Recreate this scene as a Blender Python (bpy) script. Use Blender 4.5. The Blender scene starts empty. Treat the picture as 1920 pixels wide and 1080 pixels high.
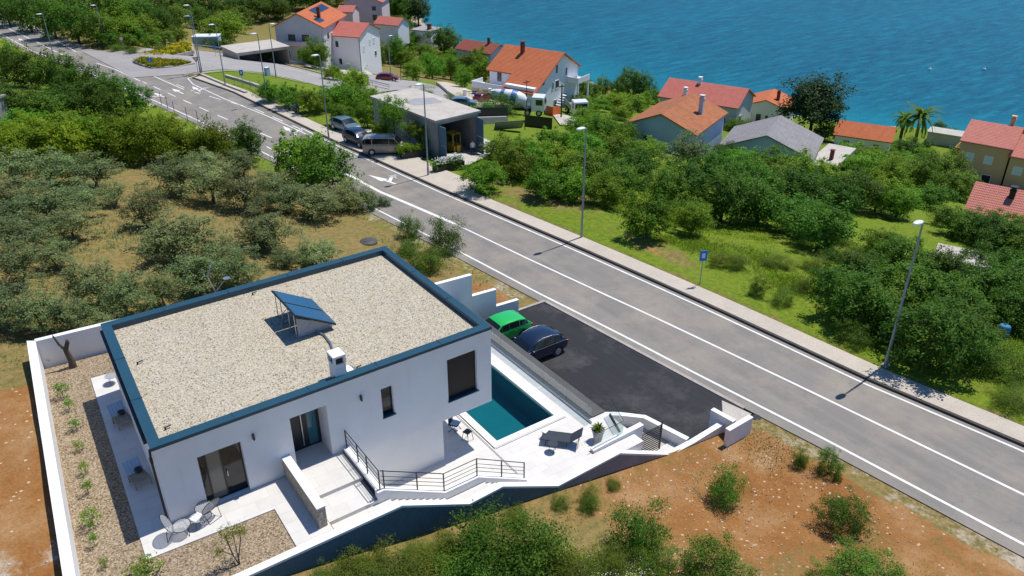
import bpy, bmesh, math, random
import numpy as np
from mathutils import Vector, Matrix

# ------------------------------------------------------------------ camera, world, sun
scene = bpy.context.scene
C = scene.collection
YAW = math.radians(35.2107); PITCH = math.radians(28.25); FPX = 1500.0
CAM = np.array([-2.41, -25.71, 22.10])
cam_d = bpy.data.cameras.new('camera'); cam = bpy.data.objects.new('camera', cam_d); C.objects.link(cam)
cam.location = CAM; cam.rotation_euler = (math.pi/2 - PITCH, 0, -YAW)
cam_d.sensor_width = 36.0; cam_d.lens = 36.0*FPX/1920.0; cam_d.clip_start = 0.3; cam_d.clip_end = 6000
scene.camera = cam
SUN_EL = math.radians(66.0); SUN_AZ = math.radians(4.0)          # azimuth from +X towards +Y
sdir = Vector((math.cos(SUN_EL)*math.cos(SUN_AZ), math.cos(SUN_EL)*math.sin(SUN_AZ), math.sin(SUN_EL)))
w = bpy.data.worlds.new('World'); scene.world = w; w.use_nodes = True
nt = w.node_tree; nt.nodes.clear()
o_ = nt.nodes.new('ShaderNodeOutputWorld'); bg = nt.nodes.new('ShaderNodeBackground'); sk = nt.nodes.new('ShaderNodeTexSky')
sk.sky_type = 'NISHITA'; sk.sun_disc = False; sk.sun_elevation = SUN_EL; sk.sun_rotation = math.pi/2 - SUN_AZ
sk.air_density = 1.0; sk.dust_density = 0.3; sk.ozone_density = 6.0
bg.inputs[1].default_value = 0.092
tint = nt.nodes.new('ShaderNodeMix'); tint.data_type = 'RGBA'; tint.blend_type = 'MULTIPLY'; tint.inputs[0].default_value = 1.0; tint.inputs[7].default_value = (.66, .96, 1.25, 1)   # clear deep-blue sky
nt.links.new(sk.outputs[0], tint.inputs[6]); nt.links.new(tint.outputs[2], bg.inputs[0]); nt.links.new(bg.outputs[0], o_.inputs[0])
sl = bpy.data.lights.new('sun', 'SUN'); sl.energy = 4.6; sl.angle = math.radians(0.5); sl.color = (1.0, 0.955, 0.89)
so = bpy.data.objects.new('sun', sl); C.objects.link(so); so.rotation_euler = sdir.to_track_quat('Z', 'Y').to_euler(); so.location = (60, 0, 120)
scene.view_settings.view_transform = 'Standard'; scene.view_settings.look = 'None'
scene.view_settings.exposure = 0.10; scene.view_settings.gamma = 1.0
scene.render.engine = 'CYCLES'
scene.cycles.max_bounces = 6; scene.cycles.transparent_max_bounces = 12; scene.cycles.use_denoising = True

random.seed(7); rng = np.random.default_rng(7)
PI = math.pi
# ------------------------------------------------------------------ survey helpers: where a sight line meets the ground
cy, sy = math.cos(YAW), math.sin(YAW); cp, sp = math.cos(PITCH), math.sin(PITCH)
def ray(u, v):
    x = (u-960)/FPX; y = (540-v)/FPX
    a = np.array([x, cp + y*sp, -sp + y*cp])
    return np.array([cy*a[0] + sy*a[1], -sy*a[0] + cy*a[1], a[2]])
FWD = ray(960, 540)
def Zp(u, v, z): d = ray(u, v); return CAM + d*((z-CAM[2])/d[2])
def Yp(u, v, y): d = ray(u, v); return CAM + d*((y-CAM[1])/d[1])
def pxm(p): return FPX/float((np.array(p)-CAM) @ FWD)
def vtop(u, v, p):
    d = ray(u, v); q = np.array(p[:2])-CAM[:2]; k = (q@d[:2])/(d[:2]@d[:2]); return CAM[2]+k*d[2]
def zr(y):
    t = np.maximum(0, np.asarray(y, float)-4); return -5-0.03*t*t/(t+8)
def onroad(u, v, dz=0.0):
    z = -6.0
    for _ in range(30): p = Zp(u, v, z); z = float(zr(p[1]))
    p = Zp(u, v, z+dz); return p
NE = np.array([(-70,38),(-17.6,31.4),(-8,30.45),(1.3,29.3),(13.3,28.0),(23.8,27.2),(50,24.9),(76,22.4),(91,20.6),(120,16.6),(148,12.1),(174,9.6),(214,5.5),(400,-14)], float)
KE = np.array([(-70,45.7),(-14.3,38.4),(-5.9,37.1),(6.8,36.0),(19.2,35.0),(36.2,33.4),(55.9,32.0),(90.5,30.6),(106,28.5),(144,20.9),(163,18.7),(214,13.1),(400,-6.5)], float)
def xe(y): return np.interp(y, NE[:,0], NE[:,1])
def xk(y): return np.interp(y, KE[:,0], KE[:,1])
SEA = -32.0
SH = np.array([Zp(u, v, SEA)[[1,0]] for u, v in ((2100,285),(1920,246),(1800,243),(1700,236),(1560,222),(1400,196),(1300,172),(1235,170),(1130,155),(1075,130),(960,108),(880,92),(815,60),(800,30),(797,2))], float)
SH = SH[np.argsort(SH[:,0])]
SH = np.vstack([[-200, SH[0,1]+60], SH, [SH[-1,0]+400, SH[-1,1]-150]])
def xshore(y): return np.interp(y, SH[:,0], SH[:,1])
def terr(x, y):
    x = np.asarray(x, float); y = np.asarray(y, float)
    z0 = zr(y); a = xe(y)-1.2; b = xk(y)+1.8
    t = np.maximum(a-x, 0); west = z0+np.interp(t, [0,2,23,30,60,120,300], [-.05,.25,4.6,5.6,8,10,14])
    e = np.maximum(x-b, 0); s = np.clip((y-90)/70, 0, 1); k = .2+.05*s*s*(3-2*s)
    east = z0+.1-(0.04*np.minimum(e,5)+np.maximum(0,e-5)*k)
    es = xshore(y)-x
    east = np.maximum(east, -30.6)
    east = np.where(es < 8, np.minimum(east, -32.6+np.clip(es,-30,8)*.25), east)
    dip = np.interp(x, [-6,0,4,8,12,15,19,22.5,26,28], [0,.6,.9,1.3,1.25,1.2,1.0,.95,.35,0])*np.clip((y+16)/8,.15,1)*np.clip((-4.4-y)/.2,0,1)
    return np.where(x < a, west-dip, np.where(x > b, east, z0))
def G(u, v, dz=0.0):
    d = ray(u, v)
    ks = np.arange(20., 700., .8); P = CAM[None]+d[None]*ks[:,None]
    below = P[:,2] < terr(P[:,0], P[:,1])+dz
    i = int(np.argmax(below)) if below.any() else len(ks)-1
    a, b = ks[max(i-1,0)], ks[i]
    for _ in range(22):
        m = (a+b)/2; p = CAM+d*m
        if p[2] < terr(p[0], p[1])+dz: b = m
        else: a = m
    return CAM+d*b

# ------------------------------------------------------------------ objects, tags
def tag(o, label=None, cat=None, group=None, kind=None):
    if label: o['label'] = label
    if cat: o['category'] = cat
    if group: o['group'] = group
    if kind: o['kind'] = kind
    return o
def empty(name, loc, rz=0.0, label=None, cat=None, group=None):
    o = bpy.data.objects.new(name, None); C.objects.link(o); o.location = [float(c) for c in loc]; o.rotation_euler = (0, 0, rz)
    o.empty_display_size = .3
    return tag(o, label, cat, group)
def kids(o): return [c for c in bpy.data.objects if c.parent == o]
class MB:
    def __init__(s): s.v = []; s.f = []; s.sm = []
    def add(s, vs, fs, smooth=False):
        n = len(s.v); s.v += [tuple(float(c) for c in p) for p in vs]; s.f += [tuple(n+i for i in f) for f in fs]; s.sm += [smooth]*len(fs); return s
    def box(s, x0, y0, z0, x1, y1, z1):
        x0, x1 = min(x0,x1), max(x0,x1); y0, y1 = min(y0,y1), max(y0,y1); z0, z1 = min(z0,z1), max(z0,z1)
        return s.add([(x0,y0,z0),(x1,y0,z0),(x1,y1,z0),(x0,y1,z0),(x0,y0,z1),(x1,y0,z1),(x1,y1,z1),(x0,y1,z1)],
                     [(0,3,2,1),(4,5,6,7),(0,1,5,4),(1,2,6,5),(2,3,7,6),(3,0,4,7)])
    def prism(s, poly, z0, z1):
        a = sum(poly[i][0]*poly[(i+1)%len(poly)][1]-poly[(i+1)%len(poly)][0]*poly[i][1] for i in range(len(poly)))
        if a < 0: poly = poly[::-1]
        n = len(poly)
        g = lambda q, p: q(p) if callable(q) else q
        return s.add([(p[0],p[1],g(z0,p)) for p in poly]+[(p[0],p[1],g(z1,p)) for p in poly],
                     [tuple(range(n-1,-1,-1)), tuple(range(n,2*n))]+[(i,(i+1)%n,n+(i+1)%n,n+i) for i in range(n)])
    def profx(s, prof, y0, y1):          # profile in x,z extruded along y
        a = sum(prof[i][0]*prof[(i+1)%len(prof)][1]-prof[(i+1)%len(prof)][0]*prof[i][1] for i in range(len(prof)))
        if a < 0: prof = prof[::-1]
        n = len(prof)
        return s.add([(p[0],y0,p[1]) for p in prof]+[(p[0],y1,p[1]) for p in prof],
                     [tuple(range(n)), tuple(range(2*n-1,n-1,-1))]+[((i+1)%n,i,n+i,n+(i+1)%n) for i in range(n)])
    def tube(s, p0, p1, r0, r1=None, n=8, caps=True):
        r1 = r0 if r1 is None else r1
        p0 = Vector([float(c) for c in p0]); p1 = Vector([float(c) for c in p1]); d = (p1-p0)
        if d.length < 1e-6: return s
        q = d.to_track_quat('Z','Y'); vs = []
        for p, r in ((p0,r0),(p1,r1)):
            for i in range(n):
                a = 2*PI*i/n; vs.append(p + q @ Vector((r*math.cos(a), r*math.sin(a), 0)))
        s.add(vs, [(i,(i+1)%n,n+(i+1)%n,n+i) for i in range(n)], True)
        if caps: s.add(vs, [tuple(range(n-1,-1,-1)), tuple(range(n,2*n))])
        return s
    def path(s, pts, r, n=6):
        for a, b in zip(pts[:-1], pts[1:]): s.tube(a, b, r, r, n)
        return s
    def lathe(s, prof, c=(0,0,0), n=16, sx=1, sy=1):
        vs = []; m = len(prof)
        for r, z in prof:
            for i in range(n):
                a = 2*PI*i/n; vs.append((c[0]+sx*r*math.cos(a), c[1]+sy*r*math.sin(a), c[2]+z))
        fs = [(j*n+i, j*n+(i+1)%n, (j+1)*n+(i+1)%n, (j+1)*n+i) for j in range(m-1) for i in range(n)]
        s.add(vs, fs, True); s.add(vs, [tuple(range(n-1,-1,-1)), tuple(range((m-1)*n, m*n))]); return s
    def quad(s, a, b, c, d): return s.add([a,b,c,d], [(0,1,2,3)])
    def mesh(s, name, m):
        me = bpy.data.meshes.new(name); me.from_pydata(s.v, [], s.f); me.update()
        if any(s.sm): me.polygons.foreach_set('use_smooth', s.sm)
        if m: me.materials.append(m)
        return me
    def build(s, name, m, parent=None, bevel=0.0, loc=None):
        o = bpy.data.objects.new(name, s.mesh(name, m)); C.objects.link(o)
        if parent is not None: o.parent = parent
        if loc is not None: o.location = [float(c) for c in loc]
        if bevel:
            b = o.modifiers.new('bevel', 'BEVEL'); b.width = bevel; b.segments = 2; b.limit_method = 'ANGLE'; b.angle_limit = .6
        return o
def struct(o): o['kind'] = 'structure'; return o
def copy_tree(o, parent=None):
    c = o.copy(); C.objects.link(c)
    if parent is not None: c.parent = parent
    for ch in list(o.children): copy_tree(ch, c)
    return c

# ------------------------------------------------------------------ materials
MATS = {}
def NN(t, typ, **kw):
    n = t.nodes.new(typ)
    for k, v in kw.items():
        if k in n.inputs: n.inputs[k].default_value = v
        else: setattr(n, k, v)
    return n
def base(name, col=(.5,.5,.5), rough=.7, metal=0.0, spec=.5):
    m = bpy.data.materials.new(name); m.use_nodes = True; t = m.node_tree; b = t.nodes['Principled BSDF']
    b.inputs['Base Color'].default_value = (*col, 1); b.inputs['Roughness'].default_value = rough; b.inputs['Metallic'].default_value = metal
    b.inputs['Specular IOR Level'].default_value = spec
    MATS[name] = m; return m, t, b
def pos(t, scale=(1,1,1), obj=False, rot=0):
    tc = NN(t, 'ShaderNodeTexCoord') if obj else NN(t, 'ShaderNodeNewGeometry')
    mp = NN(t, 'ShaderNodeMapping'); mp.inputs['Scale'].default_value = scale; mp.inputs['Rotation'].default_value = (0,0,rot)
    t.links.new(tc.outputs['Object' if obj else 'Position'], mp.inputs[0]); return mp.outputs[0]
def ramp(t, fac, stops, interp='LINEAR'):
    r = NN(t, 'ShaderNodeValToRGB'); r.color_ramp.interpolation = interp; e = r.color_ramp.elements
    while len(e) < len(stops): e.new(.5)
    for i, (p, c) in enumerate(stops): e[i].position = p; e[i].color = (*c, 1) if len(c) == 3 else c
    t.links.new(fac, r.inputs[0]); return r.outputs[0]
def noise(t, vec, scale, detail=4, rough=.6):
    n = NN(t, 'ShaderNodeTexNoise'); n.inputs['Scale'].default_value = scale; n.inputs['Detail'].default_value = detail; n.inputs['Roughness'].default_value = rough
    t.links.new(vec, n.inputs['Vector']); return n.outputs['Fac']
def mixc(t, fac, a, b, mode='MIX'):
    m = NN(t, 'ShaderNodeMix'); m.data_type = 'RGBA'; m.blend_type = mode
    for s_, x in ((0, fac), (6, a), (7, b)):
        if isinstance(x, (int, float)): m.inputs[s_].default_value = x
        elif isinstance(x, tuple): m.inputs[s_].default_value = (*x, 1)
        else: t.links.new(x, m.inputs[s_])
    return m.outputs[2]
def bump(t, b, h, strength=.4, dist=.05):
    n = NN(t, 'ShaderNodeBump'); n.inputs['Strength'].default_value = strength; n.inputs['Distance'].default_value = dist
    t.links.new(h, n.inputs['Height']); t.links.new(n.outputs[0], b.inputs['Normal'])
def mottled(name, c1, c2, scale=2.0, rough=.75, fine=0, metal=0, spec=.4, bmp=0.0, obj=False):
    m, t, b = base(name, c1, rough, metal, spec); p = pos(t, obj=obj)
    f = noise(t, p, scale, 6, .65); col = ramp(t, f, [(.3, c1), (.7, c2)])
    if fine:
        g = noise(t, p, fine, 3); col = mixc(t, .5, col, ramp(t, g, [(.3,(.35,.35,.35)),(.7,(.65,.65,.65))]), 'OVERLAY')
    t.links.new(col, b.inputs['Base Color'])
    if bmp: bump(t, b, noise(t, p, fine or scale*8, 4), bmp, .03)
    return m
def plain(name, col, rough=.5, metal=0.0, spec=.5):
    return base(name, col, rough, metal, spec)[0]
def plaster_mat():
    m, t, b = base('white_plaster', (.8,.8,.78), .85, 0, .3); p = pos(t)
    col = ramp(t, noise(t, p, .5, 6, .65), [(.3,(.80,.79,.77)),(.7,(.735,.725,.705))])
    st = noise(t, pos(t, (2.2,2.2,.16)), 1.0, 5, .7); col = mixc(t, ramp(t, st, [(.60,(0,0,0)),(.85,(.40,.40,.40))]), col, (.56,.545,.52))
    t.links.new(col, b.inputs['Base Color']); bump(t, b, noise(t, p, 45, 3), .06, .02); return m
plaster = plaster_mat()
plaster_dirty = mottled('weathered_plaster', (.70,.69,.67), (.56,.55,.53), .7, .9, 25)
concrete = mottled('concrete', (.36,.34,.31), (.24,.23,.21), .6, .9, 12)
concrete_pale = mottled('pale_concrete', (.50,.46,.40), (.38,.35,.30), .8, .9, 14)
coping_m = mottled('coping_metal', (.011,.055,.085), (.015,.065,.10), .8, .42, 0, 0, .5)
dark_metal = plain('dark_metal', (.012,.014,.018), .4)
alu = plain('aluminium', (.45,.47,.50), .35, .8)
steel_m = mottled('galvanised_steel', (.30,.34,.37), (.24,.28,.31), 3, .5, 0, .4)
steel_white = plain('white_lamp_glass', (.75,.77,.78), .3)
black_m = plain('black_plastic', (.012,.012,.014), .5)
rubber = plain('tyre_rubber', (.015,.015,.016), .8)
def glass_dark(name, col=(.012,.016,.020), rough=.06):
    return plain(name, col, rough, 0, .6)
glass_m = glass_dark('window_glass', (.008,.011,.014), .08)
glass_teal = glass_dark('teal_glass', (.03,.14,.17), .12)
curtain_glass = glass_dark('curtained_glass', (.16,.15,.12), .15)
def pebbles(name, cols, scale, bstr=.6):
    m, t, b = base(name, cols[0], .85, 0, .25); p = pos(t)
    v = NN(t, 'ShaderNodeTexVoronoi'); v.inputs['Scale'].default_value = scale; t.links.new(p, v.inputs['Vector'])
    sx = NN(t, 'ShaderNodeSeparateColor'); t.links.new(v.outputs['Color'], sx.inputs[0])
    st = [(i/(len(cols)), c) for i, c in enumerate(cols)]
    col = ramp(t, sx.outputs[0], st, 'CONSTANT')
    f = noise(t, p, .7, 5); col = mixc(t, .5, col, ramp(t, f, [(.3,(.46,.46,.46)),(.7,(.55,.55,.55))]), 'OVERLAY')
    t.links.new(col, b.inputs['Base Color'])
    iv = NN(t, 'ShaderNodeMath'); iv.operation = 'MULTIPLY'; iv.inputs[1].default_value = -1; t.links.new(v.outputs['Distance'], iv.inputs[0])
    bump(t, b, iv.outputs[0], bstr, .05); return m
roof_gravel = pebbles('roof_gravel', [(.45,.395,.29),(.40,.35,.25),(.51,.455,.35),(.37,.315,.22),(.17,.145,.105),(.45,.40,.31),(.41,.355,.26),(.54,.495,.40),(.29,.255,.195),(.43,.375,.275)], 22, .25)
bed_gravel = pebbles('bed_gravel', [(.26,.195,.12),(.30,.225,.145),(.21,.15,.09),(.36,.29,.20),(.12,.085,.05),(.27,.205,.135),(.23,.165,.10),(.40,.33,.235)], 20, .3)
def tiles(name, c1, c2, mortar, w_, h_, rot=0, ms=.006, rough=.45):
    m, t, b = base(name, c1, rough, 0, .35); p = pos(t, rot=rot)
    br = NN(t, 'ShaderNodeTexBrick'); br.offset = .5
    for k, x in (('Color1',c1),('Color2',c2),('Mortar',mortar)): br.inputs[k].default_value = (*x,1)
    br.inputs['Scale'].default_value = 1; br.inputs['Mortar Size'].default_value = ms; br.inputs['Brick Width'].default_value = w_; br.inputs['Row Height'].default_value = h_
    t.links.new(p, br.inputs['Vector']); f = noise(t, p, 1.2, 6)
    col = mixc(t, .6, br.outputs['Color'], ramp(t, f, [(.3,(.42,.42,.42)),(.7,(.57,.57,.57))]), 'OVERLAY')
    t.links.new(col, b.inputs['Base Color']); return m
deck_tile = tiles('deck_tile', (.62,.59,.545), (.67,.64,.60), (.46,.44,.41), .9, .45, .03)
patio_tile = tiles('patio_tile', (.60,.58,.54), (.64,.62,.58), (.44,.42,.40), 1.2, .6, .05)
coping_stone = mottled('pool_coping_stone', (.80,.78,.75), (.74,.72,.69), 1.5, .6)
cap_tile = mottled('dark_cap_stone', (.085,.080,.075), (.060,.058,.056), 1.2, .6, 12)
stone_face = pebbles('speckled_stone', [(.42,.36,.28),(.34,.29,.22),(.48,.42,.33),(.30,.25,.19)], 14, .3)
pool_tile = mottled('pool_tile', (.014,.150,.190), (.020,.175,.215), .6, .4)
def water_pool():
    m = bpy.data.materials.new('pool_water'); m.use_nodes = True; t = m.node_tree; t.nodes.clear()
    out = NN(t,'ShaderNodeOutputMaterial'); tr = NN(t,'ShaderNodeBsdfTransparent'); tr.inputs[0].default_value = (.42,.80,.80,1)
    gl = NN(t,'ShaderNodeBsdfGlossy'); gl.inputs['Roughness'].default_value = .03; fr = NN(t,'ShaderNodeFresnel'); fr.inputs[0].default_value = 1.33
    mx = NN(t,'ShaderNodeMixShader'); p = pos(t); bp = NN(t,'ShaderNodeBump'); bp.inputs['Strength'].default_value = .25; bp.inputs['Distance'].default_value = .03
    t.links.new(noise(t, p, 2.5, 3), bp.inputs['Height']); t.links.new(bp.outputs[0], gl.inputs['Normal']); t.links.new(bp.outputs[0], fr.inputs['Normal'])
    t.links.new(fr.outputs[0], mx.inputs[0]); t.links.new(tr.outputs[0], mx.inputs[1]); t.links.new(gl.outputs[0], mx.inputs[2]); t.links.new(mx.outputs[0], out.inputs[0]); return m
pool_water_m = water_pool()
def clear_glass(name, tint=(.62,.74,.76)):
    m = bpy.data.materials.new(name); m.use_nodes = True; t = m.node_tree; t.nodes.clear()
    out = NN(t,'ShaderNodeOutputMaterial'); tr = NN(t,'ShaderNodeBsdfTransparent'); tr.inputs[0].default_value = (*tint,1)
    gl = NN(t,'ShaderNodeBsdfGlossy'); gl.inputs['Roughness'].default_value = .02; lw = NN(t,'ShaderNodeLayerWeight'); pw = NN(t,'ShaderNodeMath'); pw.operation = 'POWER'; pw.inputs[1].default_value = 4.0; fr = NN(t,'ShaderNodeMath'); fr.operation = 'MULTIPLY_ADD'; fr.inputs[1].default_value = .75; fr.inputs[2].default_value = .05
    t.links.new(lw.outputs['Facing'], pw.inputs[0]); t.links.new(pw.outputs[0], fr.inputs[0]); mx = NN(t,'ShaderNodeMixShader'); t.links.new(fr.outputs[0], mx.inputs[0]); t.links.new(tr.outputs[0], mx.inputs[1]); t.links.new(gl.outputs[0], mx.inputs[2]); t.links.new(mx.outputs[0], out.inputs[0]); return m
rail_glass = clear_glass('railing_glass', (.88,.93,.93))
def asphalt(name, c1, c2, dust, dustlo, dusthi, rot=.13):
    m, t, b = base(name, c1, .85, 0, .3)
    p = pos(t); pl = pos(t, (1.0,.06,1.0), rot=rot)
    a = noise(t, pl, 1.3, 6, .65); c = noise(t, p, .35, 6, .7); col = ramp(t, a, [(.3,c1),(.7,c2)])
    col = mixc(t, ramp(t, c, [(dustlo,(0,0,0)),(dusthi,(1,1,1))]), col, dust)
    g = noise(t, p, 22, 2); col = mixc(t, .5, col, ramp(t, g, [(.25,(.38,.38,.38)),(.75,(.62,.62,.62))]), 'OVERLAY')
    v = NN(t,'ShaderNodeTexVoronoi'); v.feature = 'DISTANCE_TO_EDGE'; v.inputs['Scale'].default_value = .22
    wz = NN(t,'ShaderNodeMix'); wz.data_type = 'RGBA'; wz.inputs[0].default_value = .5
    nz = NN(t,'ShaderNodeTexNoise'); nz.inputs['Scale'].default_value = .8; nz.inputs['Detail'].default_value = 5; t.links.new(p, nz.inputs['Vector'])
    ad = NN(t,'ShaderNodeVectorMath'); ad.operation = 'MULTIPLY_ADD'; t.links.new(nz.outputs['Color'], ad.inputs[0]); ad.inputs[1].default_value = (2.5,2.5,2.5); t.links.new(p, ad.inputs[2])
    t.links.new(ad.outputs[0], v.inputs['Vector'])
    col = mixc(t, ramp(t, v.outputs['Distance'], [(0,(.18,.18,.18)),(.010,(0,0,0))]), col, (.05,.05,.05))
    t.links.new(col, b.inputs['Base Color']); bump(t, b, g, .15, .01); return m
road_m = asphalt('road_asphalt', (.172,.158,.143), (.232,.214,.192), (.295,.260,.208), .43, .74)
park_m = asphalt('parking_asphalt', (.018,.018,.021), (.030,.030,.033), (.085,.082,.082), .50, .80, .9)
walk_m = mottled('pavement_concrete', (.50,.44,.36), (.41,.365,.30), .5, .9, 14)
side_road_m = mottled('side_road_asphalt', (.33,.31,.29), (.26,.245,.235), .3, .9, 10)
white_paint = mottled('road_paint', (.80,.79,.77), (.62,.61,.58), 1.5, .7, 9)
kerb_m = mottled('kerb_stone', (.40,.36,.32), (.30,.27,.24), 1.5, .9, 10)
shade_kerb = mottled('shade_dark_kerb', (.07,.062,.055), (.045,.04,.036), 1.5, .9, 10)  # dark tone puts the shade of the road-side kerb face into the colour
blue_sign = plain('blue_sign_paint', (.010,.17,.58), .5)
red_sign = plain('red_sign_paint', (.55,.03,.03), .4)
wood_m = mottled('weathered_wood', (.40,.33,.25), (.30,.24,.17), 6, .8)
dark_wood = mottled('dark_pole_wood', (.05,.04,.035), (.035,.028,.024), 4, .9)
bark = mottled('bark', (.10,.075,.055), (.055,.042,.032), 3, .95, 20)
bark_pale = mottled('olive_bark', (.17,.145,.12), (.09,.075,.06), 3, .95, 20)
def leafmat(name, c1, c2, c3, trans=.25):
    m = bpy.data.materials.new(name); m.use_nodes = True; t = m.node_tree; t.nodes.clear()
    out = NN(t,'ShaderNodeOutputMaterial'); g = NN(t,'ShaderNodeNewGeometry'); oi = NN(t,'ShaderNodeObjectInfo')
    col = ramp(t, g.outputs['Random Per Island'], [(0,c1),(.5,c2),(1,c3)])
    tcn = NN(t,'ShaderNodeTexCoord'); f = noise(t, tcn.outputs['Object'], 4.5, 3); 
    col = mixc(t, .8, col, ramp(t, f, [(.32,(.36,.37,.36)),(.68,(.72,.72,.66))]), 'OVERLAY')
    hs = NN(t,'ShaderNodeHueSaturation'); mr = NN(t,'ShaderNodeMapRange'); mr.inputs[3].default_value = .68; mr.inputs[4].default_value = 1.3
    t.links.new(oi.outputs['Random'], mr.inputs[0]); t.links.new(mr.outputs[0], hs.inputs['Value'])
    mh = NN(t,'ShaderNodeMapRange'); mh.inputs[3].default_value = .468; mh.inputs[4].default_value = .515
    m2 = NN(t,'ShaderNodeMath'); m2.operation = 'FRACT'; m1 = NN(t,'ShaderNodeMath'); m1.operation = 'MULTIPLY'; m1.inputs[1].default_value = 7.31
    t.links.new(oi.outputs['Random'], m1.inputs[0]); t.links.new(m1.outputs[0], m2.inputs[0]); t.links.new(m2.outputs[0], mh.inputs[0]); t.links.new(mh.outputs[0], hs.inputs['Hue'])
    t.links.new(col, hs.inputs['Color'])
    d = NN(t,'ShaderNodeBsdfPrincipled'); d.inputs['Roughness'].default_value = .55; d.inputs['Specular IOR Level'].default_value = .12
    tr = NN(t,'ShaderNodeBsdfTranslucent'); mx = NN(t,'ShaderNodeMixShader'); mx.inputs[0].default_value = trans
    t.links.new(hs.outputs[0], d.inputs['Base Color']); t.links.new(hs.outputs[0], tr.inputs[0])
    t.links.new(d.outputs[0], mx.inputs[1]); t.links.new(tr.outputs[0], mx.inputs[2]); t.links.new(mx.outputs[0], out.inputs[0]); return m
LEAF = dict(olive=leafmat('olive_leaves', (.135,.195,.062), (.205,.270,.100), (.30,.35,.180), .48),
            dark=leafmat('dark_leaves', (.046,.122,.012), (.085,.185,.020), (.145,.255,.036), .48),
            bright=leafmat('bright_leaves', (.080,.200,.012), (.140,.290,.020), (.215,.360,.042), .50),
            yellow=leafmat('yellow_green_leaves', (.095,.185,.007), (.160,.260,.012), (.23,.31,.030), .48),
            pine=leafmat('pine_needles', (.018,.052,.016), (.034,.078,.024), (.062,.115,.034), .3),
            grass=leafmat('grass_blades', (.125,.225,.010), (.180,.275,.016), (.260,.300,.040), .45),
            weeds=leafmat('weed_leaves', (.075,.150,.013), (.120,.190,.022), (.180,.215,.045), .45),
            bloom=leafmat('yellow_bloom', (.52,.37,.010), (.60,.43,.014), (.22,.22,.03), .3))
# ------------------------------------------------------------------ terrain, sea, road
def ground_mat():
    m, t, b = base('ground', (.3,.2,.1), .95, 0, .1); p = pos(t)
    at = NN(t,'ShaderNodeVertexColor'); at.layer_name = 'zone'; sc = NN(t,'ShaderNodeSeparateColor'); t.links.new(at.outputs[0], sc.inputs[0])
    n1 = noise(t, p, .35, 6, .7); n2 = noise(t, p, 2.6, 5, .7); n3 = noise(t, p, 9, 3, .7)
    soil = ramp(t, n1, [(.25,(.185,.070,.020)),(.46,(.27,.124,.040)),(.60,(.315,.175,.074)),(.8,(.40,.265,.14))])
    v = NN(t,'ShaderNodeTexVoronoi'); v.inputs['Scale'].default_value = 5.0; t.links.new(p, v.inputs['Vector'])
    vs = NN(t,'ShaderNodeSeparateColor'); t.links.new(v.outputs['Color'], vs.inputs[0])
    th = NN(t,'ShaderNodeMath'); th.operation = 'GREATER_THAN'; th.inputs[1].default_value = .90; t.links.new(vs.outputs[1], th.inputs[0])
    sm = NN(t,'ShaderNodeMath'); sm.operation = 'LESS_THAN'; sm.inputs[1].default_value = .30; t.links.new(v.outputs['Distance'], sm.inputs[0])
    st = NN(t,'ShaderNodeMath'); st.operation = 'MULTIPLY'; t.links.new(th.outputs[0], st.inputs[0]); t.links.new(sm.outputs[0], st.inputs[1])
    soil = mixc(t, st.outputs[0], soil, (.50,.40,.28))
    dry = ramp(t, n2, [(.25,(.085,.088,.022)),(.42,(.170,.140,.046)),(.58,(.245,.180,.068)),(.8,(.27,.175,.085))])
    green = ramp(t, n2, [(.22,(.060,.105,.009)),(.45,(.115,.180,.014)),(.62,(.175,.215,.022)),(.82,(.26,.22,.06))])
    def wmix(ch, lo, hi, a, c):
        ad = NN(t,'ShaderNodeMath'); ad.operation = 'ADD'; t.links.new(sc.outputs[ch], ad.inputs[0]); t.links.new(n1, ad.inputs[1])
        ad2 = NN(t,'ShaderNodeMath'); ad2.operation = 'MULTIPLY_ADD'; ad2.inputs[1].default_value = .45; t.links.new(n2, ad2.inputs[0]); t.links.new(ad.outputs[0], ad2.inputs[2])
        return mixc(t, ramp(t, ad2.outputs[0], [(lo,(0,0,0)),(hi,(1,1,1))]), a, c)
    # value = weight + noise(.5) + .45*noise(.5)  -> about weight+.72
    col = wmix(0, 1.16-.0, 1.30, dry, soil) if False else None
    def thr(ch):
        ad = NN(t,'ShaderNodeMath'); ad.operation = 'ADD'; t.links.new(sc.outputs[ch], ad.inputs[0]); t.links.new(n1, ad.inputs[1])
        a2 = NN(t,'ShaderNodeMath'); a2.operation = 'MULTIPLY_ADD'; a2.inputs[1].default_value = .5; t.links.new(n2, a2.inputs[0]); t.links.new(ad.outputs[0], a2.inputs[2])
        h = NN(t,'ShaderNodeMath'); h.operation = 'MULTIPLY'; h.inputs[1].default_value = .5; t.links.new(a2.outputs[0], h.inputs[0])
        return ramp(t, h.outputs[0], [(.58,(0,0,0)),(.68,(1,1,1))])
    col = mixc(t, thr(1), dry, green)
    col = mixc(t, thr(0), col, soil)
    pale = ramp(t, n2, [(.3,(.34,.28,.20)),(.7,(.45,.39,.31))])
    col = mixc(t, thr(2), col, pale)
    col = mixc(t, .6, col, ramp(t, n3, [(.25,(.30,.30,.30)),(.75,(.68,.68,.68))]), 'OVERLAY')
    t.links.new(col, b.inputs['Base Color']); bump(t, b, n3, .6, .08); return m
ground_m = ground_mat()
def axis(*seg):
    out = []
    for a, b, s in seg: out += list(np.arange(a, b, s))
    return out+[seg[-1][1]]
gx = np.array(sorted(set(np.round(axis((-160,-40,8),(-40,-8,1.6),(-8,-3.3,.5),(-3.0,27,.5),(27,45,.4),(45,120,1.5),(120,300,3),(300,460,8)),3).tolist()+[-3.3,-3.0])))
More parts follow.
